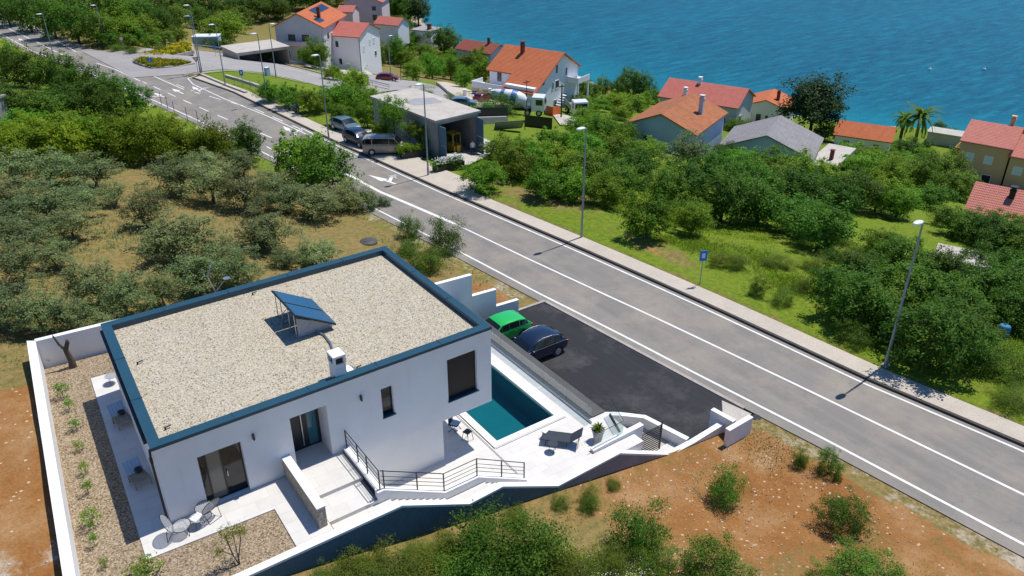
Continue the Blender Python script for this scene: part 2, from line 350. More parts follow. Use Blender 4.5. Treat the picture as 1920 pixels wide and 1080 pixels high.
gy = np.array(sorted(set(np.round(axis((-70,-20,2.5),(-20,-4.5,.5),(-4.3,12.5,.5),(12.75,40,.5),(40,130,1.3),(130,300,3),(300,700,12)),3).tolist()+[-4.5,-4.3,12.55,12.75])))
def ywall(x): return 14.4-.075*x
X, Y = np.meshgrid(gx, gy)
wx = np.clip(1-np.abs(X+3.15)/2.2, 0, 1); wxs = np.clip((Y+5)/1,0,1)*np.clip((30-Y)/10,0,1)
Xs = X + wx*wxs*(-3.52+.061*(Y+2)+3.15)
wy = np.clip(1-np.abs(Y-12.65)/4.5, 0, 1)*np.clip((28.5-X)/2,0,1)
Ys = Y + wy*(ywall(Xs)-12.65+.05)
H = terr(Xs, Ys)
xb = 27.42+(12.5-Ys)*.104
inplot = (X > -3.2) & (Y > -4.4) & (Y < 12.65)
inside = inplot & (Xs < xb-.05)
# bumps away from roads, lowered plot south of the outer wall
bn = np.sin(Xs*.9+1.3*np.sin(Ys*.37))*np.sin(Ys*.8+.7*np.sin(Xs*.51))*.10 + np.sin(Xs*.23+2)*np.sin(Ys*.19)*.22
roadw = np.clip(np.maximum(xe(Ys)-2.2-Xs, Xs-xk(Ys)-2.5)/3, 0, 1)
H = H + bn*roadw*np.clip(np.abs(Ys+4.5)/4-.2, .1, 1)*np.where(Xs > xk(Ys), np.clip((52-Ys)/8,0,1), 1)
H = np.where(inplot & (Xs >= xb-.05) & (Xs < xe(Ys)+1), np.minimum(H, zr(Ys)-.03), H)
H = np.where(inside, -6.6, H)
onr = (Xs > xe(Ys)-1.3) & (Xs < xk(Ys)+1.82)
H = np.where(onr, np.minimum(H, zr(Ys)-.05), H)
onr = (Xs > xe(Ys)-.25) & (Xs < xk(Ys)+1.75)
H = np.where(onr, np.minimum(H, zr(Ys)-.16), H)
ny, nx = X.shape
verts = np.stack([Xs, Ys, H], -1).reshape(-1,3)
idx = np.arange(nx*ny).reshape(ny,nx)
faces = np.stack([idx[:-1,:-1], idx[:-1,1:], idx[1:,1:], idx[1:,:-1]], -1).reshape(-1,4)
me = bpy.data.meshes.new('ground'); me.from_pydata(verts.tolist(), [], faces.tolist()); me.polygons.foreach_set('use_smooth', [True]*len(faces))
# zones: R soil, G green, B pale
R_ = np.full(Xs.shape, .05); G_ = np.full(Xs.shape, .10); B_ = np.zeros(Xs.shape)
d2 = lambda x0, y0, sx_, sy_: np.exp(-(((Xs-x0)/sx_)**2+((Ys-y0)/sy_)**2))
west = Xs < xe(Ys)
R_ = np.where(west & (Ys < -4.4), np.clip(.38+.42*d2(23,-9,9,5)+.25*d2(30,-18,6,6)-.45*d2(8,-9,7,4), 0, 1), R_)
G_ = np.where(west & (Ys < -4.4), .10+.55*d2(9,-9,8,4.5)+.30*d2(27,-15,3.5,3)+.3*d2(17,-13,5,4), G_)
B_ = np.where(west & (Ys < -4.4), .30*d2(17,-6.3,2.2,1.0)+.22*d2(21,-11.5,3,2), B_)
R_ = np.where((Xs < -2.8) & (Ys < 15), .75, R_); B_ = np.where((Xs < -2.8) & (Ys < 4), .45*np.clip((4-Ys)/4,0,1), B_)
R_ = np.where(west & (Ys > 12), np.clip(.05+.75*d2(23,15.5,6,3.2)+.35*d2(22,22,5,4)+.25*d2(2,24,9,3),0,1), R_)
G_ = np.where(west & (Ys > 12), .10+.5*np.clip((Ys-45)/20,0,1)+.35*np.clip((Xs-(xe(Ys)-4.5))/3,0,1)*(Ys>18), G_)
vg = west & (xe(Ys)-Xs < 1.9); B_ = np.where(vg, .42, B_); R_ = np.where(vg, .25, R_); 
eastm = Xs > xk(Ys)+1.8; ee = Xs-xk(Ys)-1.8
G_ = np.where(eastm, .70-.38*d2(41,29,4,5)-.30*d2(40.1,14,1.1,5)-.18*np.exp(-(ee/.4)**2)-.2*d2(44,35,6,5), G_)
R_ = np.where(eastm, .02+.50*d2(39.6,15,1.2,3.2)+.16*np.exp(-(ee/.35)**2)+.15*d2(44,36,5,4), R_)
B_ = np.where(eastm, np.where((Xs > xshore(Ys)-9), .55, 0), B_)
fz_ = eastm & (Ys > 125); G_ = np.where(fz_, .42, G_); R_ = np.where(fz_, .30, R_)
ca = me.color_attributes.new('zone', 'FLOAT_COLOR', 'POINT')
arr = np.stack([R_, G_, B_, np.ones_like(R_)], -1).reshape(-1); ca.data.foreach_set('color', arr.astype(np.float32))
me.materials.append(ground_m)
g_o = bpy.data.objects.new('ground', me); C.objects.link(g_o); struct(g_o)

def sea_mat():
    m, t, b = base('sea_water', (.0,.06,.12), .32, 0, .08); p = pos(t)
    near = noise(t, pos(t, (1,1,1)), .012, 4); 
    ge = NN(t,'ShaderNodeVertexColor'); ge.layer_name = 'shallow'
    p2 = pos(t, (.10,.45,1), rot=-.62); f = noise(t, p2, 1.0, 7, .72); f2 = noise(t, pos(t,(.35,1.1,1), rot=-.62), 1.0, 4, .7)
    col = ramp(t, f, [(.30,(.000,.048,.084)),(.5,(.000,.092,.143)),(.70,(.005,.170,.235))])
    col = mixc(t, .5, col, ramp(t, near, [(.3,(.42,.45,.47)),(.7,(.58,.55,.53))]), 'OVERLAY')
    ws = noise(t, pos(t, (.006,.035,1), rot=-.55), 1.0, 5, .65); col = mixc(t, .75, col, ramp(t, ws, [(.32,(.38,.40,.42)),(.55,(.50,.50,.50)),(.75,(.60,.60,.60))]), 'OVERLAY')
    sh = NN(t,'ShaderNodeSeparateColor'); t.links.new(ge.outputs[0], sh.inputs[0])
    col = mixc(t, sh.outputs[0], col, (.004,.18,.23))
    t.links.new(col, b.inputs['Base Color']); bump(t, b, f2, .45, .5); return m
ys_ = np.array(axis((-400,40,40),(40,330,6),(330,2600,120))); offs = np.array([-16,-4,4,12,22,40,80,200,600,2400])
vv = []; cc = []
for y in ys_:
    xs0 = float(xshore(y))
    for o in offs: vv.append((xs0+o, y, SEA)); cc.append((float(np.clip(1-(o+4)/30,0,1))*.75,0,0,1))
no = len(offs); ff = [(j*no+i, j*no+i+1, (j+1)*no+i+1, (j+1)*no+i) for j in range(len(ys_)-1) for i in range(no-1)]
sm_ = bpy.data.meshes.new('sea'); sm_.from_pydata(vv, [], ff); ca = sm_.color_attributes.new('shallow','FLOAT_COLOR','POINT'); ca.data.foreach_set('color', np.array(cc, np.float32).reshape(-1)); sm_.materials.append(sea_mat())
so_ = bpy.data.objects.new('sea', sm_); C.objects.link(so_); struct(so_)

# road surface, kerb and pavement follow the same stations
ST = axis((-70,110,2.0),(110,400,4.0))
b_ = MB(); vs = []
for y in ST:
    z = float(zr(y)); a, c = float(xe(y)), float(xk(y)); vs += [(a-.8, y, z), (a+(c-a)*.33, y, z), (a+(c-a)*.66, y, z), (c, y, z)]
n = len(ST); b_.add(vs, [(4*j+i, 4*j+i+1, 4*j+4+i+1, 4*j+4+i) for j in range(n-1) for i in range(3)])
struct(b_.build('road', road_m))
KY1 = 104.0
SP = [y for y in ST if y <= KY1]
bk = MB(); bp_ = MB(); vk = []; vp = []
for y in SP:
    z = float(zr(y)); c = float(xk(y)); wd = 1.75 if y < 36 else (3.6 if y < 48 else (5.6 if y < 62 else 1.9))
    vk += [(c, y, z-.05), (c, y, z+.13), (c+.22, y, z+.135), (c+.22, y, z-.05)]
    vp += [(c+.22, y, z+.12), (c+wd, y, z+.12), (c+wd+.06, y, z-.1)]
n = len(SP)
bk.add(vk, [(4*j+i+1, 4*j+i, 4*j+4+i, 4*j+4+i+1) for j in range(n-1) for i in range(3)])
bp_.add(vp, [(3*j+i, 3*j+i+1, 3*j+3+i+1, 3*j+3+i) for j in range(n-1) for i in range(2)])
struct(bk.build('kerb', shade_kerb)); struct(bp_.build('pavement', walk_m))

# painted markings: strips on the road, one object of paint
pm = MB()
def strip(p0, p1, wd, dz=.012):
    d = Vector((p1[0]-p0[0], p1[1]-p0[1], 0)); L = d.length
    if L < 1e-4: return
    q = Vector((-d.y, d.x, 0))/L*wd/2; k = max(1, int(L/2)); pts = []
    for i in range(k+1):
        f = i/k; x = p0[0]+d.x*f; y = p0[1]+d.y*f
        for s in (1,-1): xx = x+s*q.x; yy = y+s*q.y; pts.append((xx, yy, float(zr(yy))+dz))
    pm.add(pts, [(2*i, 2*i+1, 2*i+3, 2*i+2) for i in range(k)])
def pline(px, wd):
    P = [onroad(u, v) for u, v in px]
    for a, c in zip(P[:-1], P[1:]): strip(a, c, wd)
def dash(px, wd, on, off, start=0.0):
    P = [onroad(u, v) for u, v in px]; D = start; per = on+off
    for a, c in zip(P[:-1], P[1:]):
        L = float(np.linalg.norm((c-a)[:2])); k = int(D//per)
        while k*per < D+L:
            s0, s1 = max(k*per-D, 0), min(k*per+on-D, L)
            if s1 > s0+.01: strip(a+(c-a)*s0/L, a+(c-a)*s1/L, wd)
            k += 1
        D += L
def near_line(y0, y1): 
    for y in np.arange(y0, y1, 2.0): strip((float(xe(y)), y), (float(xe(y+2)), y+2), .17)
near_line(-60, 25); near_line(27, 400)
for y in np.arange(-60, 66, 2.0): strip((float(xk(y))-.42, y), (float(xk(y+2))-.42, y+2), .15)
pline([(2100,1018),(1920,928),(1680,811.7),(1490,720),(1280,620),(1140,555),(1000,490),(853,420)], .16)
pline([(853,420),(770,384),(713,360),(652,327)], .34)
pline([(652,327),(600,303),(548,285),(520,272)], .16); pline([(652,329),(590,305),(548,298),(500,275)], .16); pline([(548,284),(532,278),(548,297)], .30)
dash([(556,278),(393,210),(267,153)], .16, 3.0, 2.8); pline([(263,152),(216,130),(180,118)], .17)
dash([(610,263),(480,205),(372,175),(330,158)], .15, 3.0, 2.6)
pline([(345,168),(270,135),(190,100),(142,97),(79,60),(25,34),(0,22)], .16); pline([(129,109),(79,84),(25,58),(0,46)], .16); pline([(142,97),(114,101)], .16)
dash([(79,84),(25,57),(0,45)], .16, 2.5, 2)
pline([(372,140),(352,147),(362,158),(420,185),(500,217),(575,252),(640,283),(668,296)], .15)
def arrow(px0, px1, wd=.16, head=1.6, hw=.45, bend=0):
    a, c = onroad(*px0), onroad(*px1); d = Vector((c-a)); d.z = 0; L = d.length; d /= L; q = Vector((-d.y, d.x, 0))
    strip(a, Vector(a)+d*(L-head), wd)
    T = Vector(a)+d*(L-head); tip = Vector(a)+d*L
    tri = [T+q*hw, T-q*hw, tip]; pm.add([(p.x, p.y, float(zr(p.y))+.012) for p in tri], [(0,1,2)])
    if bend:
        m_ = Vector(a)+d*(L*.22); e_ = m_+q*bend*1.0+d*.9; strip(m_, e_, wd*1.6)
        tr2 = [e_+d*.75+q*bend*.05, e_-d*.75+q*bend*.05, e_+q*bend*.95+d*.3]; pm.add([(p.x, p.y, float(zr(p.y))+.0125) for p in tr2], [(0,1,2),(2,1,0)])
arrow((742,345),(690,328), .22, 2.6, .42, -1)
arrow((556,254),(530,236), .2, 2.4, .4, -1); arrow((344,176),(322,166), .2, 2.4, .4, 0); arrow((376,172),(360,162), .2, 2.2, .4, -1)
arrow((252,134),(226,126), .2, 2.4, .4, 0); arrow((45,78),(35,72), .2, 2.2, .4, 1); arrow((308,182),(288,174), .2, 2.2, .4, 1)
struct(pm.build('road_markings', white_paint))

# side road, islands and concrete yards: strips draped on the ground
def drape(name, left, right, m, dz=.14, nl=6, na=6, pix=True):
    Lp = [G(*p)[:2] if pix else np.array(p) for p in left]; Rp = [G(*p)[:2] if pix else np.array(p) for p in right]
    vs = []; rows = 0
    for j in range(len(Lp)-1):
        for s in range(na if j < len(Lp)-2 else na+1):
            f = s/na; a = Lp[j]*(1-f)+Lp[j+1]*f; c = Rp[j]*(1-f)+Rp[j+1]*f
            for i in range(nl+1):
                q = a*(1-i/nl)+c*i/nl; vs.append((q[0], q[1], float(terr(q[0], q[1]))+dz))
            rows += 1
    fs = [(r*(nl+1)+i, r*(nl+1)+i+1, (r+1)*(nl+1)+i+1, (r+1)*(nl+1)+i) for r in range(rows-1) for i in range(nl)]
    b = MB(); b.add(vs, fs); 
    a_, b2, c2 = [Vector(vs[k]) for k in fs[0][:3]]
    if (b2-a_).cross(c2-a_).z < 0: b.f = [f[::-1] for f in b.f]
    return b.build(name, m)
struct(drape('side_road', [(150,95),(250,97),(340,91),(440,103),(540,124),(640,150),(720,163)], [(250,146),(345,140),(420,130),(500,137),(575,155),(650,178),(712,178)], side_road_m, .06))
def wline(px, wd, dz):
    L_ = []; R2 = []
    P = [G(*q)[:2] for q in px]
    for i, q in enumerate(P):
        a = P[max(i-1,0)]; c = P[min(i+1,len(P)-1)]; d = (c-a)/np.linalg.norm(c-a); n_ = np.array([-d[1], d[0]])*wd/2; L_.append(q+n_); R2.append(q-n_)
    return L_, R2
for nm_, px_, wd_, dz_, m_ in (('side_road_markings', [(352,100),(415,112),(480,119),(560,134),(640,154)], .18, .075, white_paint), ('side_road_markings', [(345,141),(385,136),(430,131.5),(500,138),(575,154)], .18, .075, white_paint),
                               ('side_road_kerb', [(330,89.5),(440,101.5),(540,122.5),(640,148.5),(730,169)], .5, .22, kerb_m), ('side_road_kerb', [(345,143.5),(385,138),(430,133.5),(500,140.5),(575,157)], .35, .16, kerb_m)):
    l_, r_ = wline(px_, wd_, dz_); struct(drape(nm_, l_, r_, m_, dz_, 1, 6, False))
struct(drape('lane', [(690,140),(760,150),(830,165),(860,170),(905,178)], [(690,178),(745,170),(815,185),(850,200),(880,206)], side_road_m, .13))
struct(drape('driveway', [(815,155),(840,172),(865,190),(900,208)], [(835,155),(885,172),(925,186),(960,200)], walk_m, .17))
struct(drape('concrete_yard', [(812,318),(838,292),(892,277),(908,262)], [(880,312),(905,300),(930,286),(925,270)], concrete_pale, .20, 4, 4))
struct(drape('site_path', [(1035,215),(1080,220)], [(1050,236),(1105,240)], concrete_pale, .20, 4, 4))
struct(drape('house_forecourt', [(560,112),(620,118),(690,132)], [(575,126),(640,140),(700,142)], walk_m, .16, 4, 4))
# ------------------------------------------------------------------ the plot: pads, decks, pool, walls
T = -2.9
b = MB(); b.prism([(-3.75,-4.3),(4.9,-4.3),(4.9,1.0),(6.9,1.0),(7.2,13.7),(-2.75,14.3)], -6.5, -.03)
struct(b.build('gravel_bed', bed_gravel))
b = MB(); b.prism([(-.61,12.06),(-1.21,-1.36),(3.45,-1.55),(3.40,-4.25),(4.86,-4.25),(4.86,-.02),(.02,-.02),(.36,10.25),(.40,12.0)], -.3, .02)
struct(b.build('patio', patio_tile))
b = MB(); b.box(4.6,-1.95,-3.0,6.99,1.35,.10); b.box(4.61,-3.33,-3.0,6.985,-1.955,-.07); b.box(4.865,-4.26,-3.0,7.45,-3.335,-.24)
struct(b.build('entrance_platform', patio_tile))
b = MB(); b.box(6.995,-3.1,-.10,7.01,0,.105)
for xx in (6.88, 6.94): b.box(xx,-3.3,-.06,xx+.02,-1.96,-.062+.004); b.box(xx,-1.94,.102,xx+.02,-.1,.106)
struct(b.build('drain_channel', dark_metal))
# stairs beside the outer wall
b = MB()
def flight(b, x0, x1, z0, z1, n, y0, y1, zb):
    for i in range(n):
        xa = x0+(x1-x0)*i/n; xb = x0+(x1-x0)*(i+1)/n; z = z0+(z1-z0)*(i+1)/n; b.box(xa, y0, zb, xb, y1, z)
flight(b, 7.45, 10.2, -.24, -1.66, 9, -4.25, -3.36, -3.1); b.box(10.2,-4.25,-3.1,11.9,-3.36,-1.665); flight(b, 11.9, 14.1, -1.665, T+.004, 8, -4.25, -3.36, -3.1)
struct(b.build('outer_stairs', patio_tile))
b = MB(); b.box(6.9,-4.25,-3.3,14.38,12.4,T); b.box(14.38,-4.25,-3.3,18.62,-.5,T); b.box(18.62,-4.25,-3.3,19.75,12.4,T); b.box(14.38,9.2,-3.3,18.62,12.4,T)
struct(b.build('pool_deck', deck_tile))
b = MB()
for x in (14.14, 14.20): b.box(x,-2.6,T+.002,x+.022,9,T+.006)
b.box(14.30,-.56,T+.002,14.33,9.2,T+.006); b.box(14.33,-.60,T+.002,18.66,-.57,T+.006)
struct(b.build('deck_drain', dark_metal))
# pool
pool = empty('swimming_pool', (16.5,4.4,T), 0, 'rectangular teal swimming pool with white coping beside the modern house', 'pool')
def W(parent_loc): return lambda p: (p[0]-parent_loc[0], p[1]-parent_loc[1], p[2]-parent_loc[2])
class MBo(MB):           # builder whose input is in scene coordinates and whose mesh is local to a base point
    def __init__(s, base_): super().__init__(); s.base_ = base_
    def mesh(s, name, m):
        s.v = [tuple(p[i]-s.base_[i] for i in range(3)) for p in s.v]; return super().mesh(name, m)
PB = (16.5,4.4,T)
b = MBo(PB); b.box(14.35,-.5,T-.2,18.65,-.15,T+.035); b.box(14.35,8.85,T-.2,18.65,9.2,T+.035); b.box(14.35,-.15,T-.2,14.73,8.85,T+.035); b.box(18.25,-.15,T-.2,18.65,8.85,T+.035)
b.build('coping', coping_stone, pool, .008)
b = MBo(PB); x0,x1,y0,y1,z0,z1 = 14.73,18.25,-.15,8.85,-4.35,T-.19
b.quad((x0,y0,z0),(x1,y0,z0),(x1,y1,z0),(x0,y1,z0)); b.quad((x0,y0,z0),(x0,y0,z1),(x1,y0,z1),(x1,y0,z0)); b.quad((x0,y1,z0),(x1,y1,z0),(x1,y1,z1),(x0,y1,z1)); b.quad((x0,y0,z0),(x0,y1,z0),(x0,y1,z1),(x0,y0,z1)); b.quad((x1,y0,z0),(x1,y0,z1),(x1,y1,z1),(x1,y1,z0))
b.build('basin', pool_tile, pool)
b = MBo(PB); b.quad((x0,y0,T-.10),(x1,y0,T-.10),(x1,y1,T-.10),(x0,y1,T-.10)); b.build('water', pool_water_m, pool)

def wallthing(name, label, cat, b, m=plaster, cap=None, group=None):
    o = b.build(name, m); tag(o, label, cat, group)
    return o
def capped(name, label, cat, base_, bw, bc, group=None, wm=None):
    o = empty(name, base_, 0, label, cat, group)
    bw.build('wall', wm or plaster, o); bc.build('capping', plaster, o); return o
# outer wall with its stepped slopes
top = [(-3.8,.42),(7.4,.33),(10.4,-1.22),(12.06,-1.15),(15.07,-2.69),(18.76,-2.6),(22.4,-4.46),(23.9,-4.46)]
BB = (8,-4.4,-6)
bw = MBo(BB); bw.profx(top+[(23.9,-6.6),(-3.8,-6.6)], -4.53, -4.27)
bc = MBo(BB); bc.profx([(x,z+.035) for x,z in top]+[(x,z-.02) for x,z in top[::-1]], -4.56, -4.24)
ow_ = capped('boundary_wall', 'long white-topped boundary wall that drops in slopes along the outer stairs', 'wall', BB, bw, bc, 'white plastered boundary walls')
k = MBo(BB); k.profx([(x,z-.10) for x,z in top if x < 15.1]+[(15.07,-6.6),(-3.8,-6.6)], -4.545, -4.531); k.build('waterproof_coat', mottled('blue_grey_coat', (.055,.105,.135), (.085,.135,.165), .6, .8, 10), ow_)
k = MBo(BB); k.profx([(15.08,-2.79),(18.76,-2.7),(22.4,-4.56),(23.85,-4.56),(23.85,-6.6),(15.08,-6.6)], -4.542, -4.531); k.build('bare_concrete', mottled('lavender_concrete', (.20,.19,.21), (.27,.25,.27), .7, .9, 10), ow_)
BB = (-3.1,6,0)
A0, A1 = (-3.66-.15,-4.2), (-2.62,14.83)
bw = MBo(BB); bw.prism([(A0[0],A0[1]),(A0[0]+.32,A0[1]),(A1[0]+.32,A1[1]-.2),(A1[0],A1[1])], -2.5, 1.42)
bc = MBo(BB); bc.prism([(A0[0]-.02,A0[1]),(A0[0]+.34,A0[1]),(A1[0]+.34,A1[1]-.22),(A1[0]-.02,A1[1]+.02)], 1.40, 1.455)
capped('boundary_wall', 'straight white boundary wall between the gravel bed and the brown field', 'wall', BB, bw, bc, 'white plastered boundary walls')
BB = (6,13.8,0)
def yw(x): return ywall(x)
bw = MBo(BB); bc = MBo(BB)
steps_ = [(-2.30,8.0,1.42),(8.0,15.2,.3),(15.2,21.6,-1.32),(21.6,23.38,-2.86),(23.38,25.1,-4.13)]
for x0, x1, zt in steps_:
    bw.prism([(x0,yw(x0)-.02),(x1,yw(x1)-.02),(x1,yw(x1)+.22),(x0,yw(x0)+.22)], -6.4, zt); bc.prism([(x0-.01,yw(x0)-.04),(x1+.01,yw(x1)-.04),(x1+.01,yw(x1)+.24),(x0-.01,yw(x0)+.24)], zt-.005, zt+.035)
capped('boundary_wall', 'white wall stepping down behind the house beside the green car', 'wall', BB, bw, bc, 'white plastered boundary walls')
# retaining wall with a dark cap between the deck and the car park
BB = (20.1,5,T)
bw = MBo(BB); bw.box(19.76,-1.35,-6.4,20.54,12.5,T+.0); 
o = empty('retaining_wall', BB, 0, 'retaining wall with wide dark stone top between pool deck and car park', 'wall')
bw.build('wall', plaster_dirty, o); bc = MBo(BB); bc.box(19.72,-1.4,T-.02,20.58,12.5,T+.06); bc.build('capping', cap_tile, o, .01)
bg_ = MBo(BB); bg_.box(19.44,-1.4,T+.003,19.70,12.4,T+.03); bg_.build('gutter', dark_metal, o)
# glass guard
gg = empty('glass_railing', (19.4,4,T), 0, 'frameless glass railing with steel channel along the pool deck', 'railing'); BB = (19.4,4,T)
k = MBo(BB); k.box(19.34,-1.75,T,19.42,12.3,T+.10); k.build('channel', alu, gg)
for i in range(7):
    p_ = MBo(BB); ya = -1.7+i*2.0; p_.box(19.37,ya,T+.1,19.39,ya+1.97,T+.95); p_.build('glass_pane', rail_glass, gg)
gg = empty('glass_railing', (19.2,-3.4,T), 0, 'short glass railing corner above the gate stairs beside the potted plant', 'railing'); BB = (19.2,-3.4,T)
pts = [(18.1,-3.42),(19.95,-3.42),(20.62,-1.72)]
for a, c in zip(pts[:-1], pts[1:]):
    d = Vector((c[0]-a[0], c[1]-a[1], 0)).normalized(); q = Vector((-d.y,d.x,0))*.012
    k = MBo(BB); k.prism([(a[0]-3*q.x,a[1]-3*q.y),(c[0]-3*q.x,c[1]-3*q.y),(c[0]+3*q.x,c[1]+3*q.y),(a[0]+3*q.x,a[1]+3*q.y)], T, T+.09); k.build('channel', dark_metal, gg)
    k = MBo(BB); k.prism([(a[0]-q.x,a[1]-q.y),(c[0]-q.x,c[1]-q.y),(c[0]+q.x,c[1]+q.y),(a[0]+q.x,a[1]+q.y)], T+.09, T+.98); k.build('glass_pane', rail_glass, gg)
    k = MBo(BB); k.tube((a[0],a[1],T+.98),(c[0],c[1],T+.98),.014,.014,6); k.build('top_rail', dark_metal, gg)
b = MB(); b.prism([(19.74,-4.25),(20.58,-4.25),(20.58,-1.42),(19.74,-1.42)], -3.3, T-.003)
struct(b.build('deck_corner', deck_tile))
# gate court
b = MB(); b.box(19.75,-3.3,-6.0,23.7,.3,-5.06); struct(b.build('gate_court', concrete_pale))
b = MB(); flight(b, 18.9, 21.35, T, -5.0, 12, -4.26, -3.56, -6.2); b.box(21.35,-4.26,-6.2,23.85,-3.31,-5.0)
struct(b.build('gate_stairs', patio_tile))
BB = (19.6,-3.42,-3)
bw = MBo(BB); bw.profx([(18.0,-3.2),(18.0,-2.76),(18.9,-2.72),(21.2,-2.68),(21.2,-6.2),(18.9,-6.2)], -3.55, -3.31)
bc = MBo(BB); bc.profx([(17.97,-2.77),(18.9,-2.73),(21.22,-2.69),(21.22,-2.645),(18.9,-2.685),(17.97,-2.725)], -3.57, -3.29)
capped('stair_wall', 'low white wall beside the steps down to the black gate', 'wall', BB, bw, bc, 'white plastered boundary walls')
def polywall(name, label, pts, th, zt, zb, group=None):
    BB = (pts[0][0], pts[0][1], zb); bw = MBo(BB); bc = MBo(BB)
    zt_ = zt if isinstance(zt, (list,tuple)) else [zt]*len(pts)
    N = []
    for i, p in enumerate(pts):
        t_ = Vector((0,0,0))
        if i > 0: t_ += Vector((p[0]-pts[i-1][0], p[1]-pts[i-1][1], 0)).normalized()
        if i < len(pts)-1: t_ += Vector((pts[i+1][0]-p[0], pts[i+1][1]-p[1], 0)).normalized()
        t_.normalize(); N.append(Vector((-t_.y, t_.x, 0)))
    for i in range(len(pts)-1):
        for B_, h, z0, zz in ((bw, th/2, None, 0.0), (bc, th/2+.025, 'cap', .03)):
            q = [(pts[i][0]+s*h*N[i].x, pts[i][1]+s*h*N[i].y) for s in (1,-1)]; r = [(pts[i+1][0]+s*h*N[i+1].x, pts[i+1][1]+s*h*N[i+1].y) for s in (1,-1)]
            za, zc = zt_[i]+zz, zt_[i+1]+zz; ba, bb_ = (zb, zb) if z0 is None else (za-.035, zc-.035)
            B_.add([(*q[0],ba),(*q[1],ba),(*r[1],bb_),(*r[0],bb_),(*q[0],za),(*q[1],za),(*r[1],zc),(*r[0],zc)], [(0,3,2,1),(4,5,6,7),(0,1,5,4),(1,2,6,5),(2,3,7,6),(3,0,4,7)])
    return capped(name, label, 'wall', BB, bw, bc, group)
polywall('court_wall', 'angled white wall round the gate court beside the dark car park', [(20.7,.30),(21.6,.12),(22.5,-.55),(23.42,-1.5),(23.95,-4.15)], .25, -4.42, -6.4, 'white plastered boundary walls')
polywall('boundary_wall', 'white wall along the red soil between court wall and road', [(23.93,-4.4),(26.75,-4.4)], .27, [-4.46,-4.22], -6.4, 'white plastered boundary walls')
polywall('boundary_wall', 'short white wall crossing the end of the car park near the manhole', [(26.45,-5.0),(26.30,-3.6)], .24, -3.85, -6.4, 'white plastered boundary walls')
polywall('boundary_wall', 'last white wall piece at the road end, beside the red soil mound', [(25.6,-5.28),(27.5,-5.22)], .24, -3.85, -6.4, 'white plastered boundary walls')
# car park
b = MB(); b.prism([(20.3,12.5),(27.25,12.45),(29.02,-4.22),(24.05,-4.22),(23.5,-1.45),(22.5,-.5),(21.6,.2),(20.3,.4)], -6.5, -4.985)
struct(b.build('car_park', park_m))
b = MB(); b.prism([(26.7,-4.21),(28.6,-2.4),(28.98,-4.21)], -5.2, -4.965); struct(b.build('concrete_apron', concrete_pale))
polywall_k = MB()
def kerbline(pts, wd, z0, z1):
    for a, c in zip(pts[:-1], pts[1:]):
        d = Vector((c[0]-a[0], c[1]-a[1], 0)).normalized(); q = Vector((-d.y,d.x,0))*wd/2
        polywall_k.prism([(a[0]-q.x,a[1]-q.y),(c[0]-q.x,c[1]-q.y),(c[0]+q.x,c[1]+q.y),(a[0]+q.x,a[1]+q.y)], z0, z1)
kerbline([(25.1,12.6),(27.42,12.58)], .22, -6, -4.93); kerbline([(27.42,12.5),(29.1,-3.6)], .22, -6, -4.955)
struct(polywall_k.build('car_park_kerb', kerb_m))
b = MB(); b.lathe([(.26,0),(.26,.03),(.22,.035)], (29.0,-4.5,-5.03), 18); tag(b.build('manhole_cover', dark_metal), 'round dark manhole cover on pale ground near the last white wall', 'manhole')
b = MB(); p_ = Zp(691,453,-3.6); p_[2] = float(terr(p_[0],p_[1])); p_ = G(691,453)
b.lathe([(.70,-.25),(.70,.06),(.62,.08),(.30,.08),(.28,.11)], p_, 20); tag(b.build('manhole_cover', cap_tile), 'grey concrete well cover on orange ground behind the house roof', 'manhole')

# ------------------------------------------------------------------ the house
house = empty('modern_house', (0,0,0), 0, 'modern white house with gravel flat roof and blue-grey roof edge', 'house')
def facade(holes, x0, x1, z0, z1, y, mat, name, parent, extra=None):
    xs = sorted({x0, x1, *[h[0] for h in holes], *[h[1] for h in holes]}); zs = sorted({z0, z1, *[h[2] for h in holes], *[h[3] for h in holes]})
    b = MB()
    for i in range(len(xs)-1):
        for j in range(len(zs)-1):
            cx, cz = (xs[i]+xs[i+1])/2, (zs[j]+zs[j+1])/2
            if any(h[0] < cx < h[1] and h[2] < cz < h[3] for h in holes): continue
            b.quad((xs[i],y,zs[j]),(xs[i+1],y,zs[j]),(xs[i+1],y,zs[j+1]),(xs[i],y,zs[j+1]))
    for h in holes:
        a, c, e, f, d = h
        b.quad((a,y,e),(a,y,f),(a,y+d,f),(a,y+d,e)); b.quad((c,y,f),(c,y,e),(c,y+d,e),(c,y+d,f)); b.quad((a,y,f),(c,y,f),(c,y+d,f),(a,y+d,f)); b.quad((c,y,e),(a,y,e),(a,y+d,e),(c,y+d,e))
        if len(h) > 5: pass
    if extra: extra(b)
    return b.build(name, mat, parent)
HB, HT = -.5, 3.50
def rest(b):
    P = [(14.56,0),(14.57,10.3),(.34,10.3),(0,0)]
    for a, c in zip(P[:-1], P[1:]): b.quad((*a,HB),(*c,HB),(*c,HT),(*a,HT))
    b.quad((0,0,HB),(.34,10.3,HB),(14.57,10.3,HB),(14.56,0,HB)); 
    b.quad((5.02,1.2,-.1),(6.56,1.2,-.1),(6.56,1.2,2.67),(5.02,1.2,2.67))
facade([(1.40,3.05,.02,2.47,.28),(5.02,6.56,.0,2.67,1.2),(8.98,9.53,.97,2.45,.2),(12.23,13.78,.45,2.67,.22)], 0, 14.56, HB, HT, 0, plaster, 'wall', house, rest)
b = MB(); b.box(6.92,.16,T-.2,11.95,10.2,HB-.005); b.build('lower_wall', plaster, house)
b = MB(); b.quad((.3,.3,3.30),(14.3,.3,3.30),(14.3,10.1,3.30),(.55,10.1,3.30)); b.build('roof', roof_gravel, house)
